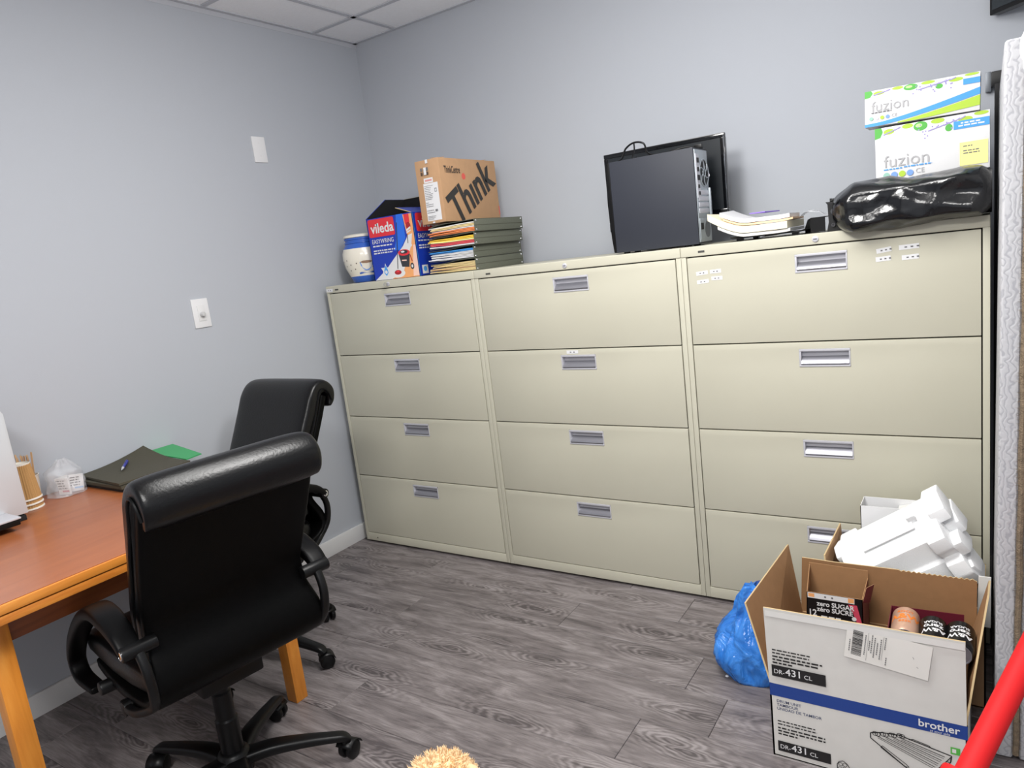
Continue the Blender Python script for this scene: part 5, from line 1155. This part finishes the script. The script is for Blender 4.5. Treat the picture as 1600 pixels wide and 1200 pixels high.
    for k in range(5):
        a = math.radians(base_deg-deg+72*k); ca_, sa_ = math.cos(a), math.sin(a); sd = (-sa_, ca_, 0); Rr = 0.30
        lg = obj('base_leg', MB().sweep([(ca_*r, sa_*r, z) for r, z in ((0.03, 0.092), (0.10, 0.098), (0.18, 0.092), (0.25, 0.082), (0.295, 0.074), (0.312, 0.062))], sd, [(0.030, 0.018), (0.026, 0.017), (0.022, 0.014), (0.019, 0.012), (0.018, 0.011), (0.012, 0.008)], 18, 3.5, 4), M_black, c, smooth=True)
        sw = a+0.9+0.5*k; cx_, cy_ = ca_*Rr+0.012*math.cos(sw), sa_*Rr+0.012*math.sin(sw)
        ax = V((-math.sin(sw), math.cos(sw), 0)); o_ = V((cx_, cy_, 0.027))
        cs_ = MB().cyl((ca_*Rr, sa_*Rr, 0.045), (ca_*Rr, sa_*Rr, 0.07), 0.009, n=12)
        for q in (-1, 1):
            M_ = Matrix.Translation(o_+ax*q*0.014) @ ax.to_track_quat('Z', 'Y').to_matrix().to_4x4()
            cs_.lathe([(0.0, -0.010), (0.020, -0.010), (0.0262, -0.006), (0.0268, 0.0), (0.0262, 0.006), (0.020, 0.010), (0.0, 0.0105)], 24, 0, M_)
        hood = Matrix.Translation(o_) @ ax.to_track_quat('Z', 'Y').to_matrix().to_4x4()
        obj('caster', cs_, M_black, lg, smooth=True)
        hd_ = MB(); n_ = 10; u_ = ax.cross(Z_).normalized(); vv_ = []
        for q in (-0.027, 0.027):
            for i in range(n_+1):
                t_ = PI*(0.08+0.75*i/n_); vv_.append(o_+ax*q+u_*math.cos(t_)*0.0285+Z_*math.sin(t_)*0.0285)
        obj('caster_hood', MB().add(vv_, [(i, i+1, i+n_+2, i+n_+1) for i in range(n_)]), M_black, lg, smooth=True, recalc=False).modifiers.new('t', 'SOLIDIFY').thickness = 0.002
    return c
make_chair('black leather office chair in the foreground, its back turned to the room', (0.95, -1.475, 0), 171, 0.010, 47, 1.38)
make_chair('black leather office chair at the short end of the desk, front facing out', (0.414, -0.985, 0), -91, 0.0, 8)

# ================================================================== DOG AT THE BOTTOM EDGE
dg = thing('fluffy_dog', 'tan fluffy dog, only the curly crown of its head showing at the bottom edge', 'dog', (1.652, -1.398, 0.0), math.radians(-45)); dg.scale = (1.045, 1.045, 1.045)
M_fur = mat('tan_fur', (246, 212, 166), 0.85, var=0.10, vscale=30)
def blob(verts, edges, rad):
    me = bpy.data.meshes.new('dog_body'); me.from_pydata(verts, edges, []); o = bpy.data.objects.new('dog_body', me); C.objects.link(o)
    o.modifiers.new('skin', 'SKIN'); me.skin_vertices[0].data[0].use_root = True
    for i, r in enumerate(rad): me.skin_vertices[0].data[i].radius = (r, r)
    s = o.modifiers.new('sub', 'SUBSURF'); s.levels = 2; s.render_levels = 2
    m2 = bpy.data.meshes.new_from_object(o.evaluated_get(bpy.context.evaluated_depsgraph_get())); bpy.data.objects.remove(o); return m2
DV = [(-0.13, 0, 0.075), (-0.08, 0, 0.11), (0.0, 0, 0.15), (0.05, 0, 0.185), (0.07, 0, 0.225), (0.085, 0, 0.262), (0.135, 0, 0.245), (0.165, 0, 0.238),
      (0.06, 0.045, 0.12), (0.07, 0.05, 0.06), (0.085, 0.05, 0.02), (0.06, -0.045, 0.12), (0.07, -0.05, 0.06), (0.085, -0.05, 0.02),
      (-0.10, 0.065, 0.06), (-0.02, 0.085, 0.05), (-0.01, 0.085, 0.018), (0.04, 0.085, 0.016), (-0.10, -0.065, 0.06), (-0.02, -0.085, 0.05), (-0.01, -0.085, 0.018), (0.04, -0.085, 0.016), (-0.19, 0, 0.05), (-0.25, 0.03, 0.035)]
DE = [(0, 1), (1, 2), (2, 3), (3, 4), (4, 5), (5, 6), (6, 7), (3, 8), (8, 9), (9, 10), (3, 11), (11, 12), (12, 13), (0, 14), (14, 15), (15, 16), (16, 17), (0, 18), (18, 19), (19, 20), (20, 21), (0, 22), (22, 23)]
DRd = [0.085, 0.09, 0.082, 0.072, 0.064, 0.074, 0.036, 0.024, 0.03, 0.022, 0.02, 0.03, 0.022, 0.02, 0.045, 0.04, 0.022, 0.018, 0.045, 0.04, 0.022, 0.018, 0.028, 0.018]
dme = blob(DV, DE, DRd); dme.materials.append(M_fur)
dob = bpy.data.objects.new('body', dme); C.objects.link(dob); dob.parent = dg
dme.polygons.foreach_set('use_smooth', [True]*len(dme.polygons))
for y in (1, -1):
    obj('ear', MB().sweep([(0.075, y*0.058, 0.268), (0.078, y*0.076, 0.255), (0.082, y*0.084, 0.22), (0.088, y*0.08, 0.18)], (1, 0, 0), [(0.018, 0.008), (0.026, 0.009), (0.03, 0.009), (0.016, 0.006)], 14, 2.5, 4), M_fur, dg, smooth=True)
    obj('eye', MB().lathe([(0, -0.008), (0.006, -0.005), (0.008, 0), (0.006, 0.005), (0, 0.008)], 14, 0, Matrix.Translation((0.136, y*0.026, 0.275))), M_gloss, dg, smooth=True)
obj('nose', MB().lathe([(0, -0.008), (0.009, -0.005), (0.011, 0), (0.008, 0.006), (0, 0.008)], 14, 0, Matrix.Translation((0.190, 0, 0.243))), M_gloss, dg, smooth=True)
# fur: tapered tufts over the whole body
random.seed(8); fm = MB(); polys = list(dme.polygons); ar = [p.area for p in polys]
vco = [v.co.copy() for v in dme.vertices]
for p, n_ in zip(random.choices(polys, ar, k=26000), range(26000)):
    vs = [vco[i] for i in p.vertices]; wt = [random.random() for _ in vs]; sw_ = sum(wt); o_ = sum((a*(w_/sw_) for a, w_ in zip(vs, wt)), V())
    head = o_.z > 0.2; L = random.uniform(0.007, 0.017); nrm = (p.normal+V((random.uniform(-.7, .7), random.uniform(-.7, .7), random.uniform(-.9, .5)))*1.1).normalized()
    sd = nrm.orthogonal().normalized(); sd.rotate(Matrix.Rotation(random.uniform(0, 6.28), 3, nrm)); t0 = sd*0.0019
    mid = o_+nrm*L*0.6+sd.cross(nrm)*L*0.15; tip = o_+nrm*L+sd.cross(nrm)*L*0.5
    fm.add([o_-t0, o_+t0, mid+t0*0.8, mid-t0*0.8, tip], [(0, 1, 2, 3), (3, 2, 4)])
fo_ = obj('fur', fm, M_fur, dg, recalc=False); fo_['kind'] = 'stuff'
